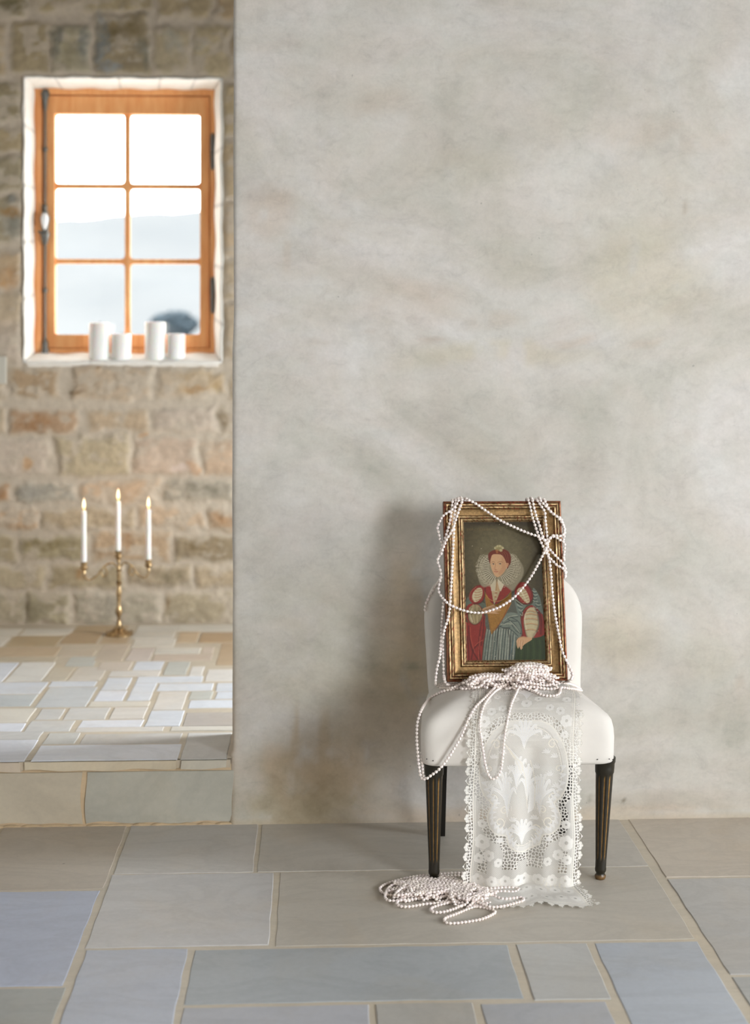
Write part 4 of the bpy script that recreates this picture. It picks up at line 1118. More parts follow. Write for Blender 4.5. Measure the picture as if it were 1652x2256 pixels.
# upper puffed sleeves
pc.poly(BL([(180, 240), (200, 120), (300, 20), (420, 0), (470, 40), (450, 230), (380, 320), (260, 330)]), RED)
pc.poly(BL([(235, 220), (260, 130), (340, 55), (410, 70), (415, 180), (360, 270), (280, 300)]), WHT)
pc.poly(BL([(990, 180), (1000, 40), (1080, -40), (1200, -20), (1290, 100), (1310, 230), (1240, 340), (1120, 330), (1040, 260)]), RED)
pc.poly(BL([(1030, 130), (1060, 60), (1150, 60), (1220, 170), (1250, 290), (1200, 325), (1120, 250)]), WHT)
for k in range(5):
    pc.stroke(BL([(235 + 12 * k, 260 - 44 * k), (310 + 10 * k, 272 - 46 * k), (400 + 2 * k, 240 - 42 * k)]), 1.5, L_(170, 112, 78), .8)
    pc.stroke(BL([(1040 + 22 * k, 120 + 50 * k), (1110 + 18 * k, 120 + 44 * k), (1190 + 12 * k, 90 + 46 * k)]), 1.5, L_(160, 110, 76), .8)
pc.stroke(BL([(185, 240), (215, 120), (310, 30)]), 1.2, L_(196, 150, 110), .5)
pc.stroke(BL([(1200, -20), (1270, 100), (1285, 230)]), 1.5, DRD, .6)
# lower sleeve on the right
pc.poly(BL([(1140, 640), (1180, 480), (1260, 400), (1350, 430), (1400, 560), (1410, 700), (1370, 820), (1290, 930), (1200, 920), (1160, 790)]), WHT)
for yk, c0 in ((465, 1195), (520, 1170), (600, 1150), (690, 1145), (790, 1170)):
    pc.stroke(BL([(c0, yk + 5), (1270, yk - 10), (1395 if yk > 480 else 1350, yk + 15)]), 1.8, L_(190, 140, 92), .85)
    pc.stroke(BL([(c0, yk + 18), (1270, yk + 6), (1395 if yk > 480 else 1350, yk + 30)]), 1.3, L_(140, 128, 106), .7)
pc.stroke(BL([(1390, 560), (1400, 720), (1300, 920)]), 4, L_(130, 120, 98), .6, soft=3)
# round cuff on the left
pc.poly(BL([(130, 420), (180, 340), (300, 320), (400, 400), (440, 520), (400, 640), (280, 700), (170, 650), (130, 540)]), RED)
pc.poly(BL([(160, 480), (215, 370), (320, 345), (395, 420), (410, 560), (350, 660), (260, 690), (180, 620)]), L_(158, 144, 108))
for k in range(6):
    pc.stroke(BL([(185 + 34 * k, 400 - 8 * (2.5 - abs(k - 2.5)) * 4), (180 + 36 * k, 520), (230 + 24 * k, 660)]), 1.0, L_(108, 94, 64) if k % 2 else L_(186, 174, 136), .8)
# red revers, gold stomacher
pc.poly(BL([(440, 120), (470, 10), (560, -30), (610, 330), (580, 350), (500, 330)]), RED)
pc.poly(BL([(780, 30), (830, -10), (930, 60), (900, 140), (760, 270), (640, 340), (690, 200)]), RED)
pc.poly(BL([(450, 100), (470, 130), (560, 300), (620, 350), (700, 330), (860, 200), (930, 110), (925, 330), (800, 560), (640, 780), (575, 870), (540, 760), (500, 480), (470, 300)]), GLD, smooth=False)
pc.poly(BL([(490, 100), (560, 20), (610, 340), (570, 310)]), RED, smooth=False)
pc.poly(BL([(800, 20), (920, 80), (760, 250), (640, 340), (700, 180)]), RED, smooth=False)
pc.poly(BL([(560, -20), (700, -20), (740, 80), (680, 240), (625, 340), (600, 250)]), L_(186, 168, 132), smooth=False)
for k in range(6): pc.ell(*Bq(650 + 10 * math.sin(k * 2), 110 + 34 * k), 3.2 - .3 * k, 1.6, L_(160, 92, 60) if k % 2 else L_(206, 192, 160), .7, .5)
pc.C *= (1 + 0.35 * (fbm(QX / 1.6, QY / 1.6, 17, 2) - 0.5) * ((np.abs(QX - 1092) < 30) & (QY > 1330)))[..., None]
pc.stroke(BL([(470, 170), (540, 250), (640, 290), (760, 270), (890, 190)]), 0.8, L_(204, 166, 88), .8)
pc.stroke(BL([(500, 330), (520, 560), (560, 800)]), 1.6, OCH, .6); pc.stroke(BL([(900, 320), (780, 580), (640, 790)]), 2.2, L_(128, 60, 26), .7, soft=1.6)
# modelling of the painted cloth: dark folds and soft rims
for pts, w_ in ((((190, 240), (205, 130), (300, 30), (420, 5)), 2.2), (((260, 330), (380, 318), (448, 230), (468, 60)), 3.5), (((1240, 338), (1308, 230), (1285, 100), (1200, -15)), 3.5), (((1000, 190), (1050, 270), (1130, 330), (1240, 340)), 3),
                (((1145, 640), (1160, 790), (1200, 915)), 3), (((1350, 430), (1402, 560), (1410, 700), (1368, 825)), 3.5), (((160, 480), (180, 620), (262, 690), (350, 660), (410, 560)), 3), (((1120, 915), (1100, 780), (1110, 600), (1180, 450)), 3),
                (((700, 745), (680, 900), (690, 1300)), 2.5), (((600, 800), (590, 1000), (560, 1390)), 2.5), (((860, 800), (900, 1000), (880, 1390)), 3), (((480, 780), (440, 1050), (415, 1390)), 4)):
    pc.stroke(BL(pts), w_, L_(44, 30, 24), .55, soft=2.5)
for pts in (((270, 140), (262, 220), (290, 285)), ((1170, 520), (1160, 640), (1185, 780)), ((1080, 80), (1140, 190), (1200, 300)), ((230, 420), (200, 520), (240, 640))):
    pc.stroke(BL(pts), 2.6, L_(222, 214, 188), .55, soft=2)
pc.C *= (0.84 + 0.32 * fbm(QX / 7, QY / 5, 61, 4, 0.6))[..., None]
# hand at the waist
pc.poly(BL([(420, 420), (520, 380), (620, 350), (640, 370), (720, 430), (740, 455), (640, 470), (690, 490), (700, 505), (560, 500), (430, 500)]), SKN)
for pts in (((560, 440), (650, 440), (730, 452)), ((560, 470), (640, 480), (700, 500)), ((480, 500), (600, 505), (690, 508))): pc.stroke(BL(pts), .9, L_(150, 104, 70), .8)
# right hand resting on the table
pc.poly(BL([(1190, 915), (1270, 925), (1280, 960), (1200, 1010), (1130, 1060), (1100, 1120), (1090, 1130), (1070, 1060), (1050, 1090), (1035, 1110), (1020, 1040), (1010, 980), (1050, 925), (1120, 905)]), SKN)
for pts in (((1040, 960), (1030, 1040), (1034, 1100)), ((1080, 970), (1070, 1050), (1086, 1120)), ((1130, 980), (1110, 1050), (1108, 1100)), ((1050, 930), (1120, 915), (1190, 930))): pc.stroke(BL(pts), 1.0, L_(150, 104, 70), .7)
for pts in (((1028, 970), (1016, 1040), (1036, 1105)), ((1065, 980), (1062, 1060), (1090, 1128)), ((1112, 990), (1096, 1050), (1112, 1108))): pc.stroke(BL(pts), 1.3, L_(226, 190, 154), .8)
# ruff
def ruffpts(rx, ry, n=40, off=0.0): return [(1104.0 + rx * math.cos(2 * math.pi * k / n), 1252.0 + ry * math.sin(2 * math.pi * k / n) + off) for k in range(n)]
pc.poly([A(*p) for p in [(350, 900), (380, 780), (470, 680), (600, 620), (860, 610), (1000, 680), (1110, 800), (1150, 940), (1110, 1080), (1030, 1190), (960, 1290), (860, 1230), (690, 1080), (660, 1070), (560, 1180), (440, 1220), (370, 1140), (340, 1020)]], L_(150, 144, 122), .85, soft=3)
fc_ = A(700, 880)
for k in range(84):
    a_ = 2 * math.pi * k / 84
    if -2.35 < math.atan2(math.sin(a_), math.cos(a_)) < -0.85: continue
    ex = 49 * math.cos(a_); ey = 44 * math.sin(a_)
    if ey > 34 and abs(ex) < 14: continue
    pc.stroke([(fc_[0] + ex * .42, fc_[1] + ey * .45), (fc_[0] + ex * .72, fc_[1] + ey * .72 + 0.5)], 1.1, L_(218, 212, 192) if k % 2 else L_(96, 90, 72), .85, smooth=False)
    pc.stroke([(fc_[0] + ex * .72, fc_[1] + ey * .72), (fc_[0] + ex, fc_[1] + ey)], 0.9, L_(184, 178, 154) if k % 2 else L_(96, 92, 74), .6, smooth=False)
for rr2 in (0.74, 0.84, 0.94):
    pc.stroke([(fc_[0] + 49 * rr2 * math.cos(t), fc_[1] + 44 * rr2 * math.sin(t)) for t in np.linspace(-0.8, 3.95, 40)], .7, L_(196, 190, 168), .5)
mask = sstep(0.45, 0.62, fbm(QX / 1.5, QY / 1.5, 8, 2)) * (np.hypot((QX - fc_[0]) / 51, (QY - fc_[1]) / 46) < 1) * (np.hypot((QX - fc_[0]) / 33, (QY - fc_[1]) / 31) > 1) * (QY > 1222)
pc._blend(0.45 * mask, L_(200, 194, 172))
# collar points under the ruff
pc.poly(AL([(665, 1070), (560, 1190), (575, 1290), (640, 1290)]), L_(196, 188, 164), smooth=False); pc.poly(AL([(685, 1070), (690, 1200), (740, 1300), (800, 1180)]), L_(206, 198, 174), smooth=False)
pc.poly(AL([(672, 1080), (640, 1290), (720, 1290), (690, 1150)]), L_(190, 158, 118), smooth=False)
pc.stroke(AL([(675, 1060), (672, 1150), (660, 1280)]), 1, L_(120, 96, 62), .8)
# hair, head, face
pc.poly(AL([(525, 700), (530, 630), (590, 580), (680, 560), (790, 550), (880, 590), (925, 680), (925, 780), (890, 850), (840, 900), (700, 760), (590, 700), (565, 800), (545, 790)]), HAIR)
for k in range(9): pc.stroke(AL([(640 + 24 * k, 575 + 3 * k), (720 + 20 * k, 640), (800 + 12 * k, 760 + 6 * k)]), .9, L_(160, 84, 46) if k % 2 else L_(84, 30, 18), .6)
pc.poly(AL([(570, 720), (600, 650), (680, 640), (760, 655), (810, 720), (845, 800), (880, 800), (875, 850), (840, 890), (800, 960), (740, 1020), (690, 1045), (640, 1020), (600, 950), (570, 860), (560, 790)]), SKN)
pc.poly(AL([(760, 700), (815, 760), (840, 880), (790, 960), (730, 1010), (700, 960), (760, 880)]), L_(184, 132, 94), .55, soft=4)
pc.poly(AL([(600, 900), (640, 880), (650, 940), (620, 960)]), L_(206, 150, 118), .4, soft=3)
pc.stroke(AL([(585, 785), (610, 772), (640, 785)]), 1.0, L_(126, 80, 50), .8); pc.stroke(AL([(690, 790), (730, 768), (775, 785)]), 1.0, L_(126, 80, 50), .8)
for ex, ey in ((612, 815), (730, 812)):
    pc.ell(*A(ex, ey), 3.0, 1.5, L_(220, 200, 176), .9, .5); pc.ell(*A(ex + 3, ey), 1.5, 1.4, L_(58, 44, 30), .95, .5)
    pc.stroke(AL([(ex - 26, ey + 2), (ex, ey - 14), (ex + 28, ey + 3)]), .8, L_(92, 56, 36), .9)
pc.stroke(AL([(655, 800), (648, 850), (640, 900), (655, 915), (680, 912)]), .9, L_(164, 108, 76), .85); pc.stroke(AL([(640, 912), (662, 922)]), 1.0, L_(130, 78, 54), .7)
pc.stroke(AL([(632, 948), (655, 942), (668, 946), (695, 944)]), 1.3, L_(160, 70, 58), .9); pc.stroke(AL([(645, 962), (665, 966), (685, 958)]), 1.1, L_(178, 96, 78), .7)
pc.poly(AL([(846, 800), (872, 800), (874, 840), (856, 880), (846, 850)]), L_(196, 140, 104)); pc.ell(*A(848, 890), .9, 1.3, L_(220, 214, 196), .8)
pc.stroke(AL([(600, 950), (640, 1020), (690, 1048), (745, 1020), (800, 962)]), .8, L_(150, 104, 74), .5)
# jewelled head ornament
for k in range(7): pc.ell(*A(650 + 22 * k, 530 - 36 * math.sin(k / 6 * math.pi)), 2.6, 2.6, L_(170, 162, 116) if k % 2 else L_(198, 190, 148), .9, .5)
pc.ell(*A(705, 545), 6.5, 4.5, L_(158, 148, 100), .7, .5); pc.ell(*A(750, 570), 3.4, 3.2, L_(186, 178, 132), .9, .4)
for k in range(4): pc.stroke(AL([(655 + 14 * k, 560), (670 + 8 * k, 620)]), .8, L_(180, 116, 60), .8)
# craquelure, dust and a few chips
pc.C *= (0.93 + 0.14 * fbm(QX / 1.2, QY / 1.2, 23, 2))[..., None]
for (x, y_) in ((1102.5, 1154), (1119, 1160), (1041, 1203), (1061, 1209), (1089, 1415), (1091, 1448), (1130, 1447)): pc.ell(x, y_, 1.0, .7, L_(206, 200, 180), .8, .4)
X3 = -iw + 2 * iw * U_; Y3 = iv1 - (iv1 - iv0) * V_
me, used = grid_mesh('canvas', np.stack([X3, Y3, np.full(X3.shape, -0.0165)], -1)[::-1])
gr_ = pc.C.mean(-1, keepdims=True); pc.C = (gr_ * 0.06 + pc.C * 0.94) * np.array([0.70, 0.65, 0.58])
set_col(me, np.clip(pc.C[::-1].reshape(-1, 3)[used], 0, 1))
link('canvas', me, M_PAINT, pic)

# ------------------------------------------------------------------ lace runner
SCL = 814.0
LX0, LX1, LY0, LY1 = 1021.0, 1289.0, 1408.0, 2112.0
nu, nv = int((LX1 - LX0) / 0.95), int((LY1 - LY0) / 0.95)
GX, GY = np.meshgrid(np.linspace(LX0, LX1, nu), np.linspace(LY0, LY1, nv))
lc = Canvas(GX, GY, (0.76, 0.3))       # channels: opacity, warmth
CXL = 1155.0
def mir(pts): return [(2 * CXL - x, y) for x, y in pts]
# open net with irregular meshes
def voro(cell, seed):
    r_ = np.random.default_rng(seed); jit = r_.random((400, 400, 2))
    gx_, gy_ = GX / cell, GY / cell; ix, iy = np.floor(gx_).astype(int), np.floor(gy_).astype(int)
    f1 = np.full(GX.shape, 9.0); f2 = np.full(GX.shape, 9.0)
    for dx in (-1, 0, 1):
        for dy in (-1, 0, 1):
            j = jit[(iy + dy) % 400, (ix + dx) % 400]
            d = np.hypot(ix + dx + 0.15 + 0.7 * j[..., 0] - gx_, iy + dy + 0.15 + 0.7 * j[..., 1] - gy_)
            f2 = np.where(d < f1, f1, np.minimum(f2, d)); f1 = np.minimum(f1, d)
    return f2 - f1
net = 1 - sstep(0.20, 0.42, voro(7.0, 4))
net_s = 1 - sstep(0.22, 0.5, voro(4.6, 9))
warpx = 5 * (fbm(GX / 30, GY / 30, 12, 3) - 0.5)
xx = GX + warpx
def region(poly):
    t = Canvas(GX, GY, (0.0,)); t.poly(poly, (1.0,)); return t.C[..., 0]
# net borders either side of the cord
bord = ((GX < 1041) & (GX > 1031)) | ((GX > 1269) & (GX < 1279))
# cartouche outline (right half mirrored)
half = [(1155, 1640), (1120, 1640), (1090, 1655), (1066, 1690), (1055, 1735), (1056, 1775), (1068, 1805), (1084, 1822), (1074, 1845), (1076, 1870), (1092, 1888), (1114, 1893), (1120, 1912), (1138, 1925), (1155, 1930)]
cart = half + mir(half[1:-1])[::-1]
cmask = region(cart)
g1 = Canvas(GX, GY, (0.0,)); g1.stroke(cart, 36, (1.0,), closed=True, soft=6); around = g1.C[..., 0] * (1 - cmask)
corner = 1.0 * (GX * 0 + 1)
a0 = np.where(bord, net, 0.76)
mN = sstep(0.35, 0.6, around)
a0 = a0 * (1 - mN) + net * mN
up = sstep(1560, 1540, GY) * sstep(1500, 1512, GY)
a0 = a0 * (1 - up) + net_s * up
a0 = np.where((GY > 1985) & ~bord, 0.88, a0)
dn = ((GY > 1908) & (GY < 1965) & (np.abs(np.abs(GX - CXL) - 28) < 17)) | ((GY > 1925) & (GY < 1975) & (np.abs(np.abs(GX - CXL) - 88) < 9))
a0 = np.where(dn, net, a0)
lc.C[..., 0] = a0
lc.C[..., 0] *= 1 - 0.25 * (((np.floor(GX / 1.9) + np.floor(GY / 1.9)) % 2 == 0) & (a0 == 0.76))
def mot(pts, w_, a_=1.0, both=True, warm=0.5, **kw):
    lc.stroke(pts, w_, (a_, warm), **kw)
    if both: lc.stroke(mir(pts), w_, (a_, warm), **kw)
def pol(pts, a_=0.9, both=True, warm=0.35, **kw):
    lc.poly(pts, (a_, warm), **kw)
    if both: lc.poly(mir(pts), (a_, warm), **kw)
# band inside the cartouche edge
g2 = Canvas(GX, GY, (0.0,)); g2.stroke(cart, 26, (1.0,), closed=True, soft=4); bandm = g2.C[..., 0] * cmask
lc.C[..., 0] = np.maximum(lc.C[..., 0], 0.84 * bandm)
mot(half, 3.4, 1.0, warm=.45)
mot([(x + (CXL - x) * .14, y + (1790 - y) * .1) for x, y in half], 2.0, 1.0, warm=.45)
# scrolls with curled ends
def curl(cx, cy, r, a0_, turns, dirn=1, n=22):
    return [(cx + r * (1 - 0.75 * k / n) * math.cos(a0_ + dirn * turns * 2 * math.pi * k / n), cy + r * (1 - 0.75 * k / n) * math.sin(a0_ + dirn * turns * 2 * math.pi * k / n)) for k in range(n + 1)]
for (cx, cy, r, a0_, tn, dr) in ((1086, 1812, 13, -2.0, 1.2, 1), (1100, 1862, 14, 2.6, 1.2, -1), (1075, 1745, 10, 2, 1.1, 1), (1128, 1880, 12, 1.5, 1.1, 1), (1090, 1690, 12, 3.5, 1.1, 1), (1112, 1836, 10, 0, 1.2, -1)):
    mot(curl(cx, cy, r, a0_, tn, dr), 2.6, 1.0, warm=.6)
# plumes: three fans of long curved leaves
def plume(cx, cy, hgt, spread, n, lean_=0.0, w0=5.0):
    for k in range(n):
        u = (k / (n - 1) - 0.5) * 2
        tip = (cx + spread * u + lean_ * hgt, cy - hgt * (1 - 0.35 * u * u)); c1 = (cx + spread * 0.25 * u, cy - hgt * 0.45)
        hook = (tip[0] + 7 * u, tip[1] + 6 + 6 * abs(u))
        lc.stroke([(cx, cy), c1, tip, hook], w0 + 2, (0.97, 0.05), taper=True)
        lc.stroke([(cx, cy), c1, tip, hook], 0.9, (1.0, 0.8), taper=False, a=.7)
plume(1150, 1912, 52, 30, 7); plume(1118, 1850, 96, 22, 6, -0.08); plume(1192, 1850, 90, 22, 6, 0.08); plume(1155, 1700, 60, 34, 7)
plume(1140, 1790, 70, 20, 5, 0.1); plume(1165, 1820, 80, 16, 5, 0.02)
# leaves growing off the inside of the cartouche, and small sprigs in the field
for i_ in range(4, len(half) - 2):
    (xa, ya), (xb, yb2) = half[i_], half[i_ + 1]
    for q in (0.0, 0.5):
        x, y_ = xa + (xb - xa) * q, ya + (yb2 - ya) * q; tx, ty = CXL - x, 1790 - y_; L = math.hypot(tx, ty); tx, ty = tx / L, ty / L
        for sw in (-0.7, 0.5):
            ex, ey = tx * math.cos(sw) - ty * math.sin(sw), tx * math.sin(sw) + ty * math.cos(sw)
            mot([(x + tx * 4, y_ + ty * 4), (x + tx * 9 + ex * 3, y_ + ty * 9 + ey * 3), (x + tx * 10 + ex * 11, y_ + ty * 10 + ey * 11)], 4.6, .97, warm=.1, taper=True)
for x, y_ in ((1085, 1720), (1096, 1760), (1080, 1786), (1104, 1710), (1120, 1770), (1108, 1800), (1126, 1745), (1136, 1668), (1104, 1678), (1100, 1905), (1130, 1860)):
    for k in range(5):
        a_ = -1.57 + (k - 2) * 0.6; mot([(x, y_), (x + 6 * math.cos(a_), y_ + 6 * math.sin(a_)), (x + 11 * math.cos(a_ + .3), y_ + 11 * math.sin(a_ + .3))], 3.4, .95, warm=.15, taper=True)
# dense satin areas in the middle
for k in range(9):
    t = k / 8; lc.stroke([(1146 + 6 * t, 1725 + 4 * k), (1160 + 22 * t, 1752 + 5 * k), (1172 + 6 * t, 1800 + 4 * k), (1166, 1846)], 5.5, (0.97, 0.15), taper=True)
for k in range(6):
    lc.stroke([(1112 + 3 * k, 1690 + 5 * k), (1130 + 4 * k, 1712 + 4 * k), (1152, 1750)], 6, (0.95, 0.2), taper=True); lc.stroke([(1112 + 3 * k, 1690 + 5 * k), (1130 + 4 * k, 1712 + 4 * k), (1152, 1750)], 1, (1.0, 1.0))
for pts in (((1146, 1730), (1160, 1770), (1165, 1835)), ((1170, 1728), (1182, 1775), (1180, 1838)), ((1120, 1700), (1135, 1725), (1150, 1755))): lc.stroke(pts, 1.2, (1, .9), a=.8)
# flowers with petals
def flower(cx, cy, r, n=6, both=True, warm=.25):
    for k in range(n):
        a_ = 2 * math.pi * k / n + .3
        for sx in ((cx, 2 * CXL - cx) if both else (cx,)):
            s_ = 1 if sx == cx else -1
            lc.ell(sx + s_ * r * .62 * math.cos(a_), cy + r * .62 * math.sin(a_), r * .5, r * .5, (1.0, warm), 1, .2)
    for sx in ((cx, 2 * CXL - cx) if both else (cx,)):
        lc.ell(sx, cy, r * .26, r * .26, (.55, .3), 1, .3)
flower(1062, 1908, 15); flower(1078, 1935, 11); flower(1058, 1945, 10); flower(1100, 1950, 9); flower(1060, 1640, 13); flower(1075, 1615, 10); flower(1100, 1605, 9); flower(1062, 1580, 10)
flower(1155, 1590, 12, 7, False); flower(1128, 1575, 9); flower(1085, 1565, 8); flower(1062, 1868, 9); flower(1062, 1670, 8)
for cyy in (1440, 1475): 
    for cxx in (1070, 1098, 1128): flower(cxx + (cyy % 7), cyy, 10)
plume(1155, 1575, 60, 46, 9, 0, 4.0)
for k in range(6): mot([(1060 + 9 * k, 1990), (1064 + 10 * k, 2010), (1058 + 9 * k, 2030)], 3.2, .95)
for cyy in (1990, 2026, 2064):
    for cxx in (1060, 1088, 1118, 1148): flower(cxx, cyy, 11)
# bars joining motifs across the net
for k in range(70):
    a_ = random.random() * 6.28; x = 1048 + random.random() * 105; y_ = 1500 + random.random() * 560
    if random.random() < .6: mot([(x, y_), (x + 10 * math.cos(a_), y_ + 10 * math.sin(a_))], 1.1, .95, smooth=False)
# vertical cords
mot([(1043, 1400), (1043, 2115)], 2.6, 1.0, warm=.5, smooth=False); mot([(1047.5, 1400), (1047.5, 2115)], 1.2, 1.0, smooth=False)
mot([(1031.5, 1400), (1031.5, 2115)], 1.6, 1.0, smooth=False)
lc.stroke([(1020, 2088), (1290, 2088)], 2.2, (1, .4), smooth=False)
# scalloped outer edges with petals and picots
edge_m = np.zeros(GX.shape)
outer_ = (GX < 1031) | (GX > 1279) | (GY > 2098)
lc.C[..., 0] = np.where(outer_, 0.0, lc.C[..., 0])
per = 21
for k in range(int((LY1 - LY0) / per) + 1):
    cy = LY0 + per * k + 5
    big = (k % 3 != 2)
    for side in (-1, 1):
        bx_ = 1031.0 if side < 0 else 1279.0
        dx = side
        if big:
            for q in (-6, 0, 6): lc.ell(bx_ + dx * (4.2 - abs(q) * .2), cy + q, 3.8, 3.6, (1.0, .3), 1, .25)
            lc.ell(bx_ + dx * 8.4, cy, 1.8, 2.6, (1.0, .3), 1, .3)
            lc.stroke([(bx_, cy - 8), (bx_ + dx * 7, cy - 5), (bx_ + dx * 7, cy + 5), (bx_, cy + 8)], 1.1, (1, .6))
        else:
            lc.stroke([(bx_, cy - 9), (bx_ + dx * 5, cy - 3), (bx_ + dx * 5, cy + 3), (bx_, cy + 9)], 1.5, (1, .6))
            lc.ell(bx_ + dx * 6.5, cy, 2.2, 2.2, (1.0, .3), 1, .3)
for k in range(14):
    cx = 1030 + 20 * k; lc.ell(cx, 2101, 6.5, 5, (1.0, .3), 1, .2); lc.ell(cx, 2108, 2.2, 2.6, (1.0, .3), 1, .3)
alpha = np.clip(lc.C[..., 0], 0, 1)
# flower relief on the right border, like gathered petals
def sgn(v): return 1 if v > 0 else -1
# drape: map (GX, GY) to 3D
Sv = (GY - LY0) / SCL; TOT = (LY1 - LY0) / SCL
BVs = BVHTree.FromPolygons(SOLID[0][0], SOLID[0][1])
def seat_profile(x):
    """(y,z) points over the seat from its back to where the cloth falls free"""
    pts = []
    for y_ in np.arange(4.235, 3.994, -0.004):
        h = BVs.ray_cast(Vector((x, y_, 1.0)), Vector((0, 0, -1)))
        if h[0] is None: break
        if h[0].z < 0.42: break
        pts.append((y_, h[0].z + 0.0025))
    return pts
u_all = (GX[0] - CXL) / (LX1 - LX0)           # -0.5..0.5
P = np.zeros(GX.shape + (3,))
cxT, cxD, cxF = onY(1157, 1520, 4.15).x, onY(1155, 1700, 3.955).x, onY(1152, 1900, 3.955).x
for i in range(nu):
    u = u_all[i]
    wT = 0.318; xT = cxT + u * wT
    prof_ = seat_profile(xT)
    y_e, z_e = prof_[-1]
    fold = 0.012 * math.sin(u * 13 + 0.6) + 0.006 * math.sin(u * 29)
    # polyline: seat, bulge, drop, floor
    path = [(y_, z_) for y_, z_ in prof_]
    front_y = 3.952
    path += [(3.9835, 0.4745), (3.9745, 0.4665), (3.9665, 0.4560), (3.9605, 0.4430), (3.9565, 0.4270), (front_y + 0.001, 0.4050)]
    z_e = 0.4050 + 0.06
    zfl = 0.012
    for t in np.linspace(0.05, 1, 20):
        z_ = (z_e - 0.06) * (1 - t) + zfl * t
        path.append((front_y + fold * (0.25 + 0.75 * t) + 0.02 * t * (1 - t), z_))
    lf = front_y + fold
    for t in np.linspace(0.03, 1, 14):
        bx2 = math.sin(min(1, t * 2.2) * math.pi) * 0.004 if t < 0.45 else 0
        path.append((lf - t * 0.24, 0.004 + 0.008 * (1 - min(1, t * 5)) + 0.0035 * (0.5 + 0.5 * math.sin(t * 16 + u * 10)) + bx2))
    A2 = np.array(path); seg = np.hypot(*(A2[1:] - A2[:-1]).T); cum = np.concatenate([[0], np.cumsum(seg)])
    s_ = Sv[:, i]
    yy2 = np.interp(s_, cum, A2[:, 0]); zz2 = np.interp(s_, cum, A2[:, 1])
    drop = sstep(cum[len(prof_) + 3], cum[len(prof_) + 24], s_)
    fl = sstep(cum[len(prof_) + 24], cum[-1], s_)
    wid = 0.318 + 0.012 * drop + 0.03 * fl
    xx2 = (cxT * (1 - sstep(0.1, 0.35, s_)) + cxD * sstep(0.1, 0.35, s_)) + (cxF - cxD) * drop + u * wid + 0.016 * fl + 0.004 * np.sin(s_ * 24) * drop
    P[:, i, 0] = xx2; P[:, i, 1] = yy2; P[:, i, 2] = zz2
FOLDLEN = None
keepv = alpha > 0.22
kf = (keepv[:-1, :-1].astype(int) + keepv[1:, 1:] + keepv[:-1, 1:] + keepv[1:, :-1]) >= 2
me, used = grid_mesh('lace_runner', P, kf)
ac = np.stack([alpha, lc.C[..., 1], np.zeros_like(alpha)], -1).reshape(-1, 3)[used]
set_col(me, ac, 'weave')
m, nt, b = newmat('cotton_lace'); 
at = attr(nt, 'weave'); sp = nt.nodes.new('ShaderNodeSeparateColor'); nt.links.new(at.outputs['Color'], sp.inputs[0])
base = mix(nt, sp.outputs[1], tuple(s2l((248, 248, 248))), tuple(s2l((240, 232, 212))))
fn_ = ramp(nt, noise(nt, coords(nt), 500, 3, .6), [(0.3, .86), (.7, 1.04)])
nt.links.new(mix(nt, 1.0, base, fn_, 'MULTIPLY'), b.inputs['Base Color'])
b.inputs['Roughness'].default_value = 0.9; b.inputs['Specular IOR Level'].default_value = 0.1
tl_ = nt.nodes.new('ShaderNodeBsdfTranslucent'); nt.links.new(base, tl_.inputs['Color'])
ms0 = nt.nodes.new('ShaderNodeMixShader'); ms0.inputs[0].default_value = 0.22
nt.links.new(b.outputs[0], ms0.inputs[1]); nt.links.new(tl_.outputs[0], ms0.inputs[2])
trn = nt.nodes.new('ShaderNodeBsdfTransparent'); ms1 = nt.nodes.new('ShaderNodeMixShader')
nt.links.new(sp.outputs[0], ms1.inputs[0]); nt.links.new(trn.outputs[0], ms1.inputs[1]); nt.links.new(ms0.outputs[0], ms1.inputs[2])
nt.links.new(ms1.outputs[0], nt.nodes['Material Output'].inputs['Surface'])
bump(nt, b, sp.outputs[0], 0.6, 0.002)
lace = link('lace_runner', me, m, smooth=True)
tag(lace, 'ivory lace runner hanging from the white chair seat down onto the stone floor', 'lace cloth')

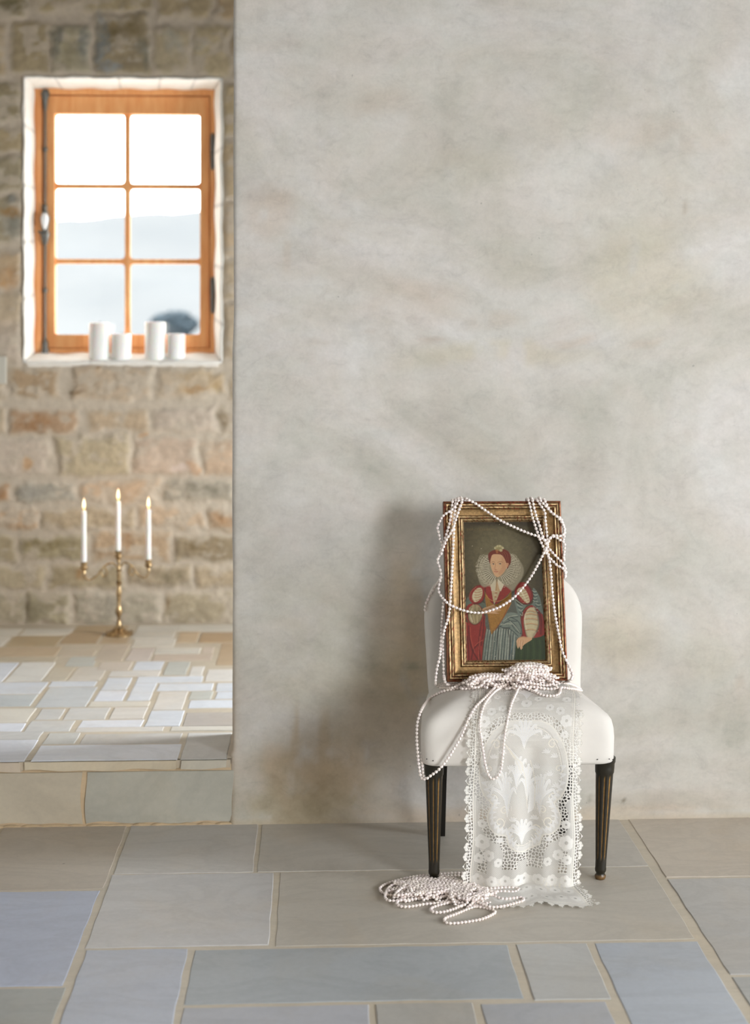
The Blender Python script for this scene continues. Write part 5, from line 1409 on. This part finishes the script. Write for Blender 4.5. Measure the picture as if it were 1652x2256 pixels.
# ------------------------------------------------------------------ strings of pearls
PR = 0.0045        # pearl radius
ALLV = []; ALLF = []
for vs, fs in SOLID:
    n_ = len(ALLV); ALLV += vs; ALLF += [tuple(i + n_ for i in f) for f in fs]
n_ = len(ALLV); ALLV += [Vector(p) for p in ((-3, -2, 0), (3, -2, 0), (3, WALL_Y, 0), (-3, WALL_Y, 0))]; ALLF.append((n_, n_ + 1, n_ + 2, n_ + 3))
BV = BVHTree.FromPolygons(ALLV, ALLF)
def hit(px, py, off=PR):
    d = ray(px, py).normalized(); h = BV.ray_cast(CAM, d)
    n = h[1]
    if n is None: return onY(px, py, 4.28)
    if n.dot(d) > 0: n = -n
    return h[0] + n * off
def strand(pts, label, group=None, r=PR, gap=1.12, oval=1.0, smooth_n=10, name='pearl_strand'):
    """one continuous string of round beads joined by their thread"""
    C = catmull([tuple(p) for p in pts], smooth_n)
    seg = np.linalg.norm(C[1:] - C[:-1], axis=1); cum = np.concatenate([[0], np.cumsum(seg)])
    L = cum[-1]; pitch = 2 * r * gap * oval; nb = max(2, int(L / pitch))
    ts = [0.03, 0.12, 0.28, 0.5, 0.72, 0.88, 0.97]
    n = 9; V = []; Fq = []; up = None; rows = 0
    pos = lambda s: np.array([np.interp(s, cum, C[:, k]) for k in range(3)])
    for k in range(nb):
        s0_ = k * pitch
        j = 1 + 0.05 * math.sin(k * 12.9898 + L * 77)
        for t in ts:
            s = s0_ + t * pitch
            p = Vector(pos(s)); q = Vector(pos(min(s + pitch * .6, L))) - Vector(pos(max(s - pitch * .6, 0)))
            if q.length < 1e-9: q = Vector((1, 0, 0))
            tg = q.normalized()
            up = tg.orthogonal().normalized() if up is None else (up - tg * up.dot(tg))
            if up.length < 1e-5: up = tg.orthogonal()
            up.normalize(); sd = tg.cross(up)
            w_ = (2 * t - 1) * gap
            rr2 = r * j * math.sqrt(max(0.0, 1 - w_ * w_)); rr2 = max(rr2, r * 0.16)
            for i in range(n):
                a_ = 2 * math.pi * i / n; V.append(p + (up * math.cos(a_) + sd * math.sin(a_)) * rr2)
            rows += 1
    for k in range(rows - 1):
        for i in range(n):
            j = (i + 1) % n; Fq.append((k * n + i, k * n + j, (k + 1) * n + j, (k + 1) * n + i))
    Fq.append(tuple(range(n - 1, -1, -1))); Fq.append(tuple(range((rows - 1) * n, rows * n)))
    c0 = Vector(pos(0)); V = [v - c0 for v in V]
    o = link(name, mesh(name, V, Fq), M_PEARL, smooth=True); o.location = c0
    tag(o, label, 'pearl necklace', group); return o

# -- over the frame: points in the plane of the frame, lifted by the pearl radius
def fp(px, py, lift=0.0):
    o_ = FO + fn * (PR * 0.95 + lift); d = ray(px, py); t = (o_ - CAM).dot(fn) / d.dot(fn); p = CAM + d * t
    l = (p - FO); x = l.dot(fu)
    over = max(0.0, abs(x) - (PW / 2 - 0.001)) 
    if over > 0:      # rounding the side of the frame
        p = p - fn * min(0.020, over * 2.2)
        sg = 1 if x > 0 else -1
        xs_ = (p - FO).dot(fu); need = PW / 2 + PR
        if abs(xs_) < need and over > 0.002: p = p + fu * (sg * (need - abs(xs_)))
    return p
def over_top(px, first, back=True, lift=0.0):
    """points that carry a string over the top edge of the frame and down its back"""
    x = (fp(px, 1104) - FO).dot(fu)
    T = lambda v_, n_: FO + fu * x + fv * v_ + fn * n_
    return [T(PH - 0.05, -0.030 - PR - lift), T(PH - 0.01, -0.030 - PR - lift), T(PH + PR + lift, -0.026), T(PH + PR + lift, -0.006)] if back else []
def fstr(pts, label, top=None, lift=0.0, tail=(), head=()):
    P_ = list(head)
    if top is not None: P_ += over_top(top, pts[0], lift=lift)
    P_ += [fp(*p, lift=lift) for p in pts]
    P_ += list(tail)
    strand(P_, label, 'pearls draped over the gilt frame', r=0.0046, oval=1.06)
def rear(py):
    """round the right side of the frame and behind it"""
    v_ = (fp(1240, py) - FO).dot(fv); T = lambda x, n_: FO + fu * x + fv * v_ + fn * n_
    return [T(PW / 2 + PR, -0.012), T(PW / 2 + PR, -0.026), T(PW / 2 - 0.008, -0.034 - PR), T(PW / 2 - 0.03, -0.034 - PR)]
fstr([(1031, 1101), (1047, 1109), (1070, 1125), (1100, 1145), (1130, 1160), (1160, 1173), (1185, 1182), (1203, 1192), (1206, 1203), (1198, 1218), (1189, 1236), (1170, 1270), (1150, 1297), (1130, 1318), (1105, 1335), (1080, 1345), (1060, 1350), (1040, 1349), (1022, 1345), (1003, 1338), (985, 1328), (973, 1312), (967, 1298), (969, 1285), (973, 1268), (970, 1250), (965, 1234), (969, 1222), (976, 1205)],
     'pearl string crossing the painting diagonally, looping back below the ruff as a swag', top=1026, lift=0.004)
fstr([(997, 1103), (995, 1119), (993, 1138), (989, 1157), (981, 1185), (975, 1206), (969, 1223), (966, 1235), (970, 1249), (973, 1266), (969, 1278)],
     'pearl string slanting from the frame top left over its left rail to the chair shoulder', top=998, tail=[hit(961, 1292), hit(953, 1306), hit(946, 1318), hit(940, 1333), onY(936, 1350, 4.315)])
fstr([(1004, 1103), (1003, 1113), (1002, 1126), (1000, 1144), (1000, 1163), (999, 1183), (998, 1204), (997, 1225), (996, 1249), (995, 1270), (993, 1299), (992, 1320), (991, 1336), (987, 1362), (981, 1386), (977, 1409), (977, 1438), (978, 1467), (979, 1486)],
     'pearl string running straight down the left rail of the gilt frame to the seat', top=1005, lift=0.002, tail=[onY(979, 1498, 4.16), onY(984, 1507, 4.15), hit(996, 1514)])
fstr([(1018, 1103), (1014, 1115), (1008, 1132), (1003, 1148), (995, 1170), (985, 1186), (977, 1208), (971, 1226)], 'inner pearl string of the bunch on the frame top left, crossing over its neighbour', top=1016, lift=0.007)
fstr([(1010, 1102), (1004, 1113), (994, 1124), (983, 1131), (976, 1138), (970, 1148), (965, 1161), (968, 1175), (971, 1188), (975, 1198), (972, 1214), (967, 1228)], 'pearl string bulging outside the upper left edge of the gilt frame', top=1010, lift=0.005)
fstr([(978, 1324), (976, 1351), (975, 1374), (974, 1397), (972, 1423)], 'pearl string hanging beside the lower left edge of the frame onto the seat', tail=[onY(969, 1445, 4.185), onY(963, 1470, 4.18), onY(960, 1490, 4.175), onY(959, 1505, 4.172), hit(962, 1513)])
fstr([(1164, 1103), (1168, 1117), (1172, 1136), (1178, 1156), (1183, 1171), (1189, 1188), (1195, 1202), (1201, 1214), (1208, 1226), (1216, 1234), (1227, 1245), (1241, 1253), (1248, 1266)], 'left one of two parallel pearl strings over the top rail of the gilt frame', top=1163, lift=0.002, tail=rear(1270))
fstr([(1173, 1103), (1177, 1121), (1182, 1140), (1188, 1157), (1193, 1175), (1200, 1192), (1206, 1204), (1216, 1216), (1227, 1228), (1239, 1240), (1247, 1251), (1249, 1264)], 'right one of two parallel pearl strings over the top rail of the gilt frame', top=1172, lift=0.005, tail=rear(1267))
fstr([(1184, 1103), (1192, 1115), (1200, 1128), (1201, 1144), (1203, 1163), (1205, 1181), (1206, 1196), (1206, 1212), (1210, 1233), (1212, 1250), (1214, 1270), (1216, 1299), (1220, 1336), (1225, 1368), (1231, 1400), (1238, 1433), (1247, 1455), (1252, 1467)], 'long pearl string running down the whole right rail of the gilt frame', top=1183, lift=0.001, tail=[onY(1259, 1480, 4.175), onY(1261, 1490, 4.165), onY(1256, 1499, 4.155), hit(1243, 1506)])
fstr([(1191, 1103), (1202, 1115), (1214, 1128), (1229, 1140), (1239, 1152), (1245, 1163), (1241, 1175), (1233, 1181), (1221, 1179), (1212, 1185), (1207, 1198), (1201, 1212)], 'pearl string looping over the upper right corner of the gilt frame', top=1190, lift=0.005)
fstr([(1200, 1103), (1210, 1123), (1221, 1134), (1235, 1142), (1243, 1155), (1247, 1168), (1244, 1184)], 'outermost pearl string on the upper right corner of the frame', top=1199, tail=rear(1188))
fstr([(1206, 1196), (1212, 1186), (1221, 1182), (1231, 1188), (1241, 1196), (1245, 1212), (1242, 1227)], 'short pearl string curling from the knot to the right edge of the frame', lift=0.004, tail=rear(1232))

# -- on the seat
def sstr(pts, label, group='pearls trailing over the seat', tail=(), head=(), r=0.0042, off=None):
    strand(list(head) + [hit(*p, off=off or PR) for p in pts] + list(tail), label, group, r=r)
fy = 3.958
sstr([(1040, 1512), (1010, 1519), (985, 1524), (965, 1531), (947, 1543)], 'pearl string over the left front corner, looping below across the black leg', r=0.0045,
     tail=[onY(930, 1561, 4.05), onY(920, 1590, 4.02), onY(918, 1625, 4.01), onY(920, 1660, 4.0), onY(923, 1690, 3.985), onY(928, 1714, 3.975), onY(938, 1716, 3.965), onY(950, 1708, 3.96), onY(965, 1697, 3.957), onY(975, 1686, 3.957), onY(985, 1673, 3.955), onY(1000, 1650, 3.953), onY(1017, 1620, 3.955), hit(1030, 1588, 0.008), hit(1046, 1563, 0.008), hit(1067, 1543, 0.008), hit(1088, 1523, 0.008), hit(1105, 1505, 0.012)])
strand([onY(928, 1655, 4.02), onY(930, 1685, 4.0), onY(933, 1712, 3.985), onY(940, 1715, 3.98)], 'short end of pearls hanging inside the loop by the left leg', 'pearls trailing over the seat', r=0.004)
strand([hit(1120, 1500, .014), hit(1095, 1526, .008), hit(1072, 1549, .008), hit(1060, 1573, .008), onY(1057, 1600, 3.953), onY(1062, 1640, 3.944), onY(1068, 1680, 3.942), onY(1075, 1705, 3.942), onY(1084, 1716, 3.942), onY(1095, 1712, 3.942), onY(1103, 1698, 3.942), onY(1107, 1670, 3.942), onY(1111, 1625, 3.946), hit(1118, 1583, .008), hit(1127, 1553, .008), hit(1139, 1528, .008), hit(1148, 1505, .014)],
       'pearl string hanging as a long narrow loop before the lace at the seat edge', 'pearls trailing over the seat', r=0.0042)
sstr([(1150, 1508), (1160, 1518), (1180, 1530), (1200, 1537), (1222, 1537), (1233, 1531), (1236, 1520), (1250, 1521), (1268, 1523), (1280, 1526)], 'pearl string curving over the lace on the right of the seat', off=0.0065)
strand([hit(1225, 1505), hit(1243, 1508), hit(1262, 1512), hit(1278, 1519)], 'short pearl string running to the right back corner of the seat', 'pearls trailing over the seat', r=0.0042)
for k, (dy, lb) in enumerate(((0, 'upper pearl string along the bottom left rail of the frame'), (7, 'middle pearl string along the bottom left rail of the frame'), (15, 'lower pearl string along the bottom left of the heap'))):
    sstr([(960 + 6 * k, 1514 + dy * .5), (977, 1510 + dy * .8), (1000, 1507 + dy), (1025, 1495 + dy), (1050, 1489 + dy), (1075, 1487 + dy)], lb, 'pearls trailing over the seat', off=0.006 + 0.002 * k)

def heap(n, cxw, cyw, ax, ay, hh, zfun, label, group, seed, length=1.0, r=0.0044, peak=0.0):
    """n strings laid one after another, every bead resting on what already lies there"""
    rn = random.Random(seed); B = np.zeros((0, 3)); R2 = (2 * r) ** 2
    for k in range(n):
        way = []; a_ = rn.random() * 6.28; sc_ = 1.0 - peak * k / n
        for i in range(int(15 * length)):
            a_ += rn.uniform(1.7, 3.3) * (1 if (k + i // 6) % 2 else -1)
            u = rn.uniform(0.3, 1.0) * sc_
            way.append((ax * u * math.cos(a_), ay * u * math.sin(a_)))
        C = catmull(way, 24)
        seg = np.hypot(*(C[1:] - C[:-1]).T); cum = np.concatenate([[0], np.cumsum(seg)])
        m_ = int(cum[-1] / (2.2 * r)); S = np.linspace(0, cum[-1], m_)
        X = cxw + np.interp(S, cum, C[:, 0]); Y = cyw + np.interp(S, cum, C[:, 1])
        Z = np.array([zfun(x, y) + r for x, y in zip(X, Y)])
        cur = []
        for i in range(m_):
            z = Z[i]
            prev = np.vstack([B] + ([np.array(cur[:-3])] if len(cur) > 3 else []))
            if len(prev):
                d2 = (prev[:, 0] - X[i]) ** 2 + (prev[:, 1] - Y[i]) ** 2
                near_ = d2 < R2
                if near_.any(): z = max(z, (prev[near_, 2] + np.sqrt(R2 - d2[near_]) * 0.9).max())
            d_ = min(1.0, ((X[i] - cxw) / ax) ** 2 + ((Y[i] - cyw) / ay) ** 2)
            z = min(z, Z[i] + 0.007 + hh * (1 - d_) ** 0.6 * ((k + 1) / n) ** 0.5 + 0.002 * math.sin(i * 1.9 + k))
            cur.append((X[i], Y[i], z))
        cur = np.array(cur)
        for _ in range(3):
            zz_ = cur[:, 2].copy(); zz_[1:-1] = np.maximum(cur[1:-1, 2], 0.5 * (cur[:-2, 2] + cur[2:, 2])); cur[:, 2] = zz_
        B = np.vstack([B, cur])
        strand([tuple(p) for p in cur], label, group, r=r, smooth_n=3)
def zseat(x, y):
    h = BVs.ray_cast(Vector((x, y, 1.0)), Vector((0, 0, -1)))
    return h[0].z if h[0] is not None else 0.49
hc = onY(1165, 1500, 4.115)
heap(8, hc.x, 4.113, 0.106, 0.042, 0.056, zseat, 'tangled pearl string in the heap on the seat below the painting', 'pearl strings heaped on the seat', 5, 1.1, peak=0.35)
hc = onY(1075, 1510, 4.12)
heap(4, hc.x, 4.118, 0.098, 0.032, 0.026, zseat, 'pearl string in the flatter left flank of the heap on the seat', 'pearl strings on the left flank of the seat heap', 9, 0.8)

# -- on the floor
z0 = lambda x, y: 0.0
FLL = [
 ([(1030, 1923), (1000, 1923), (970, 1925), (920, 1930), (880, 1938), (850, 1948), (837, 1957), (842, 1966), (860, 1972), (900, 1976), (950, 1972)], 'outermost floor pearl string, behind the left leg and round the far left of the pile', 0.0),
 ([(1030, 1932), (1000, 1931), (940, 1934), (890, 1943), (860, 1956), (850, 1970), (849, 1981), (862, 1987), (900, 1984), (950, 1980), (1000, 1976)], 'pearl string on the floor just inside the outermost one behind the leg', 0.003),
 ([(1000, 1962), (940, 1970), (890, 1980), (875, 1989), (879, 1997), (900, 1999), (940, 1993), (980, 1990), (1012, 1986)], 'pearl string making the lower left lobe of the floor pile', 0.002),
 ([(1034, 1983), (990, 1990), (957, 1999), (949, 2005), (956, 2011), (975, 2011), (1000, 2004), (1022, 1994)], 'pearl string making the narrow lobe left of the frontmost loop on the floor', 0.002),
 ([(1082, 1988), (1040, 1999), (1003, 2014), (982, 2022), (979, 2029), (990, 2034), (1020, 2032), (1060, 2025), (1084, 2015), (1090, 2008), (1070, 2000), (1040, 1996)], 'frontmost open pearl loop on the floor', 0.0),
 ([(1050, 1992), (1080, 2003), (1110, 2001), (1140, 1993), (1153, 1988), (1146, 1982), (1110, 1985), (1080, 1977), (1052, 1968)], 'pearl string reaching right over the lace end on the floor', 0.006),
 ([(1045, 1960), (1080, 1964), (1110, 1962), (1142, 1964), (1132, 1971), (1100, 1970), (1070, 1975)], 'upper pearl string reaching right across the foot of the lace', 0.008)]
for pts, lb, lift in FLL:
    strand([onZ(px, py, PR) + Vector((0, 0, lift)) for px, py in pts], lb, 'pearls on the floor', r=PR)
fc = onZ(955, 1966, 0); heap(5, fc.x, fc.y, 0.140, 0.085, 0.008, z0, 'pearl string tangled in the left of the floor pile by the chair leg', 'pearl strings piled on the floor', 21, 1.25, r=0.0045)
fc = onZ(1035, 1982, 0); heap(3, fc.x, fc.y, 0.080, 0.085, 0.008, z0, 'pearl string tangled in the right of the floor pile beside the lace', 'pearl strings piled beside the lace', 33, 1.0, r=0.0045)
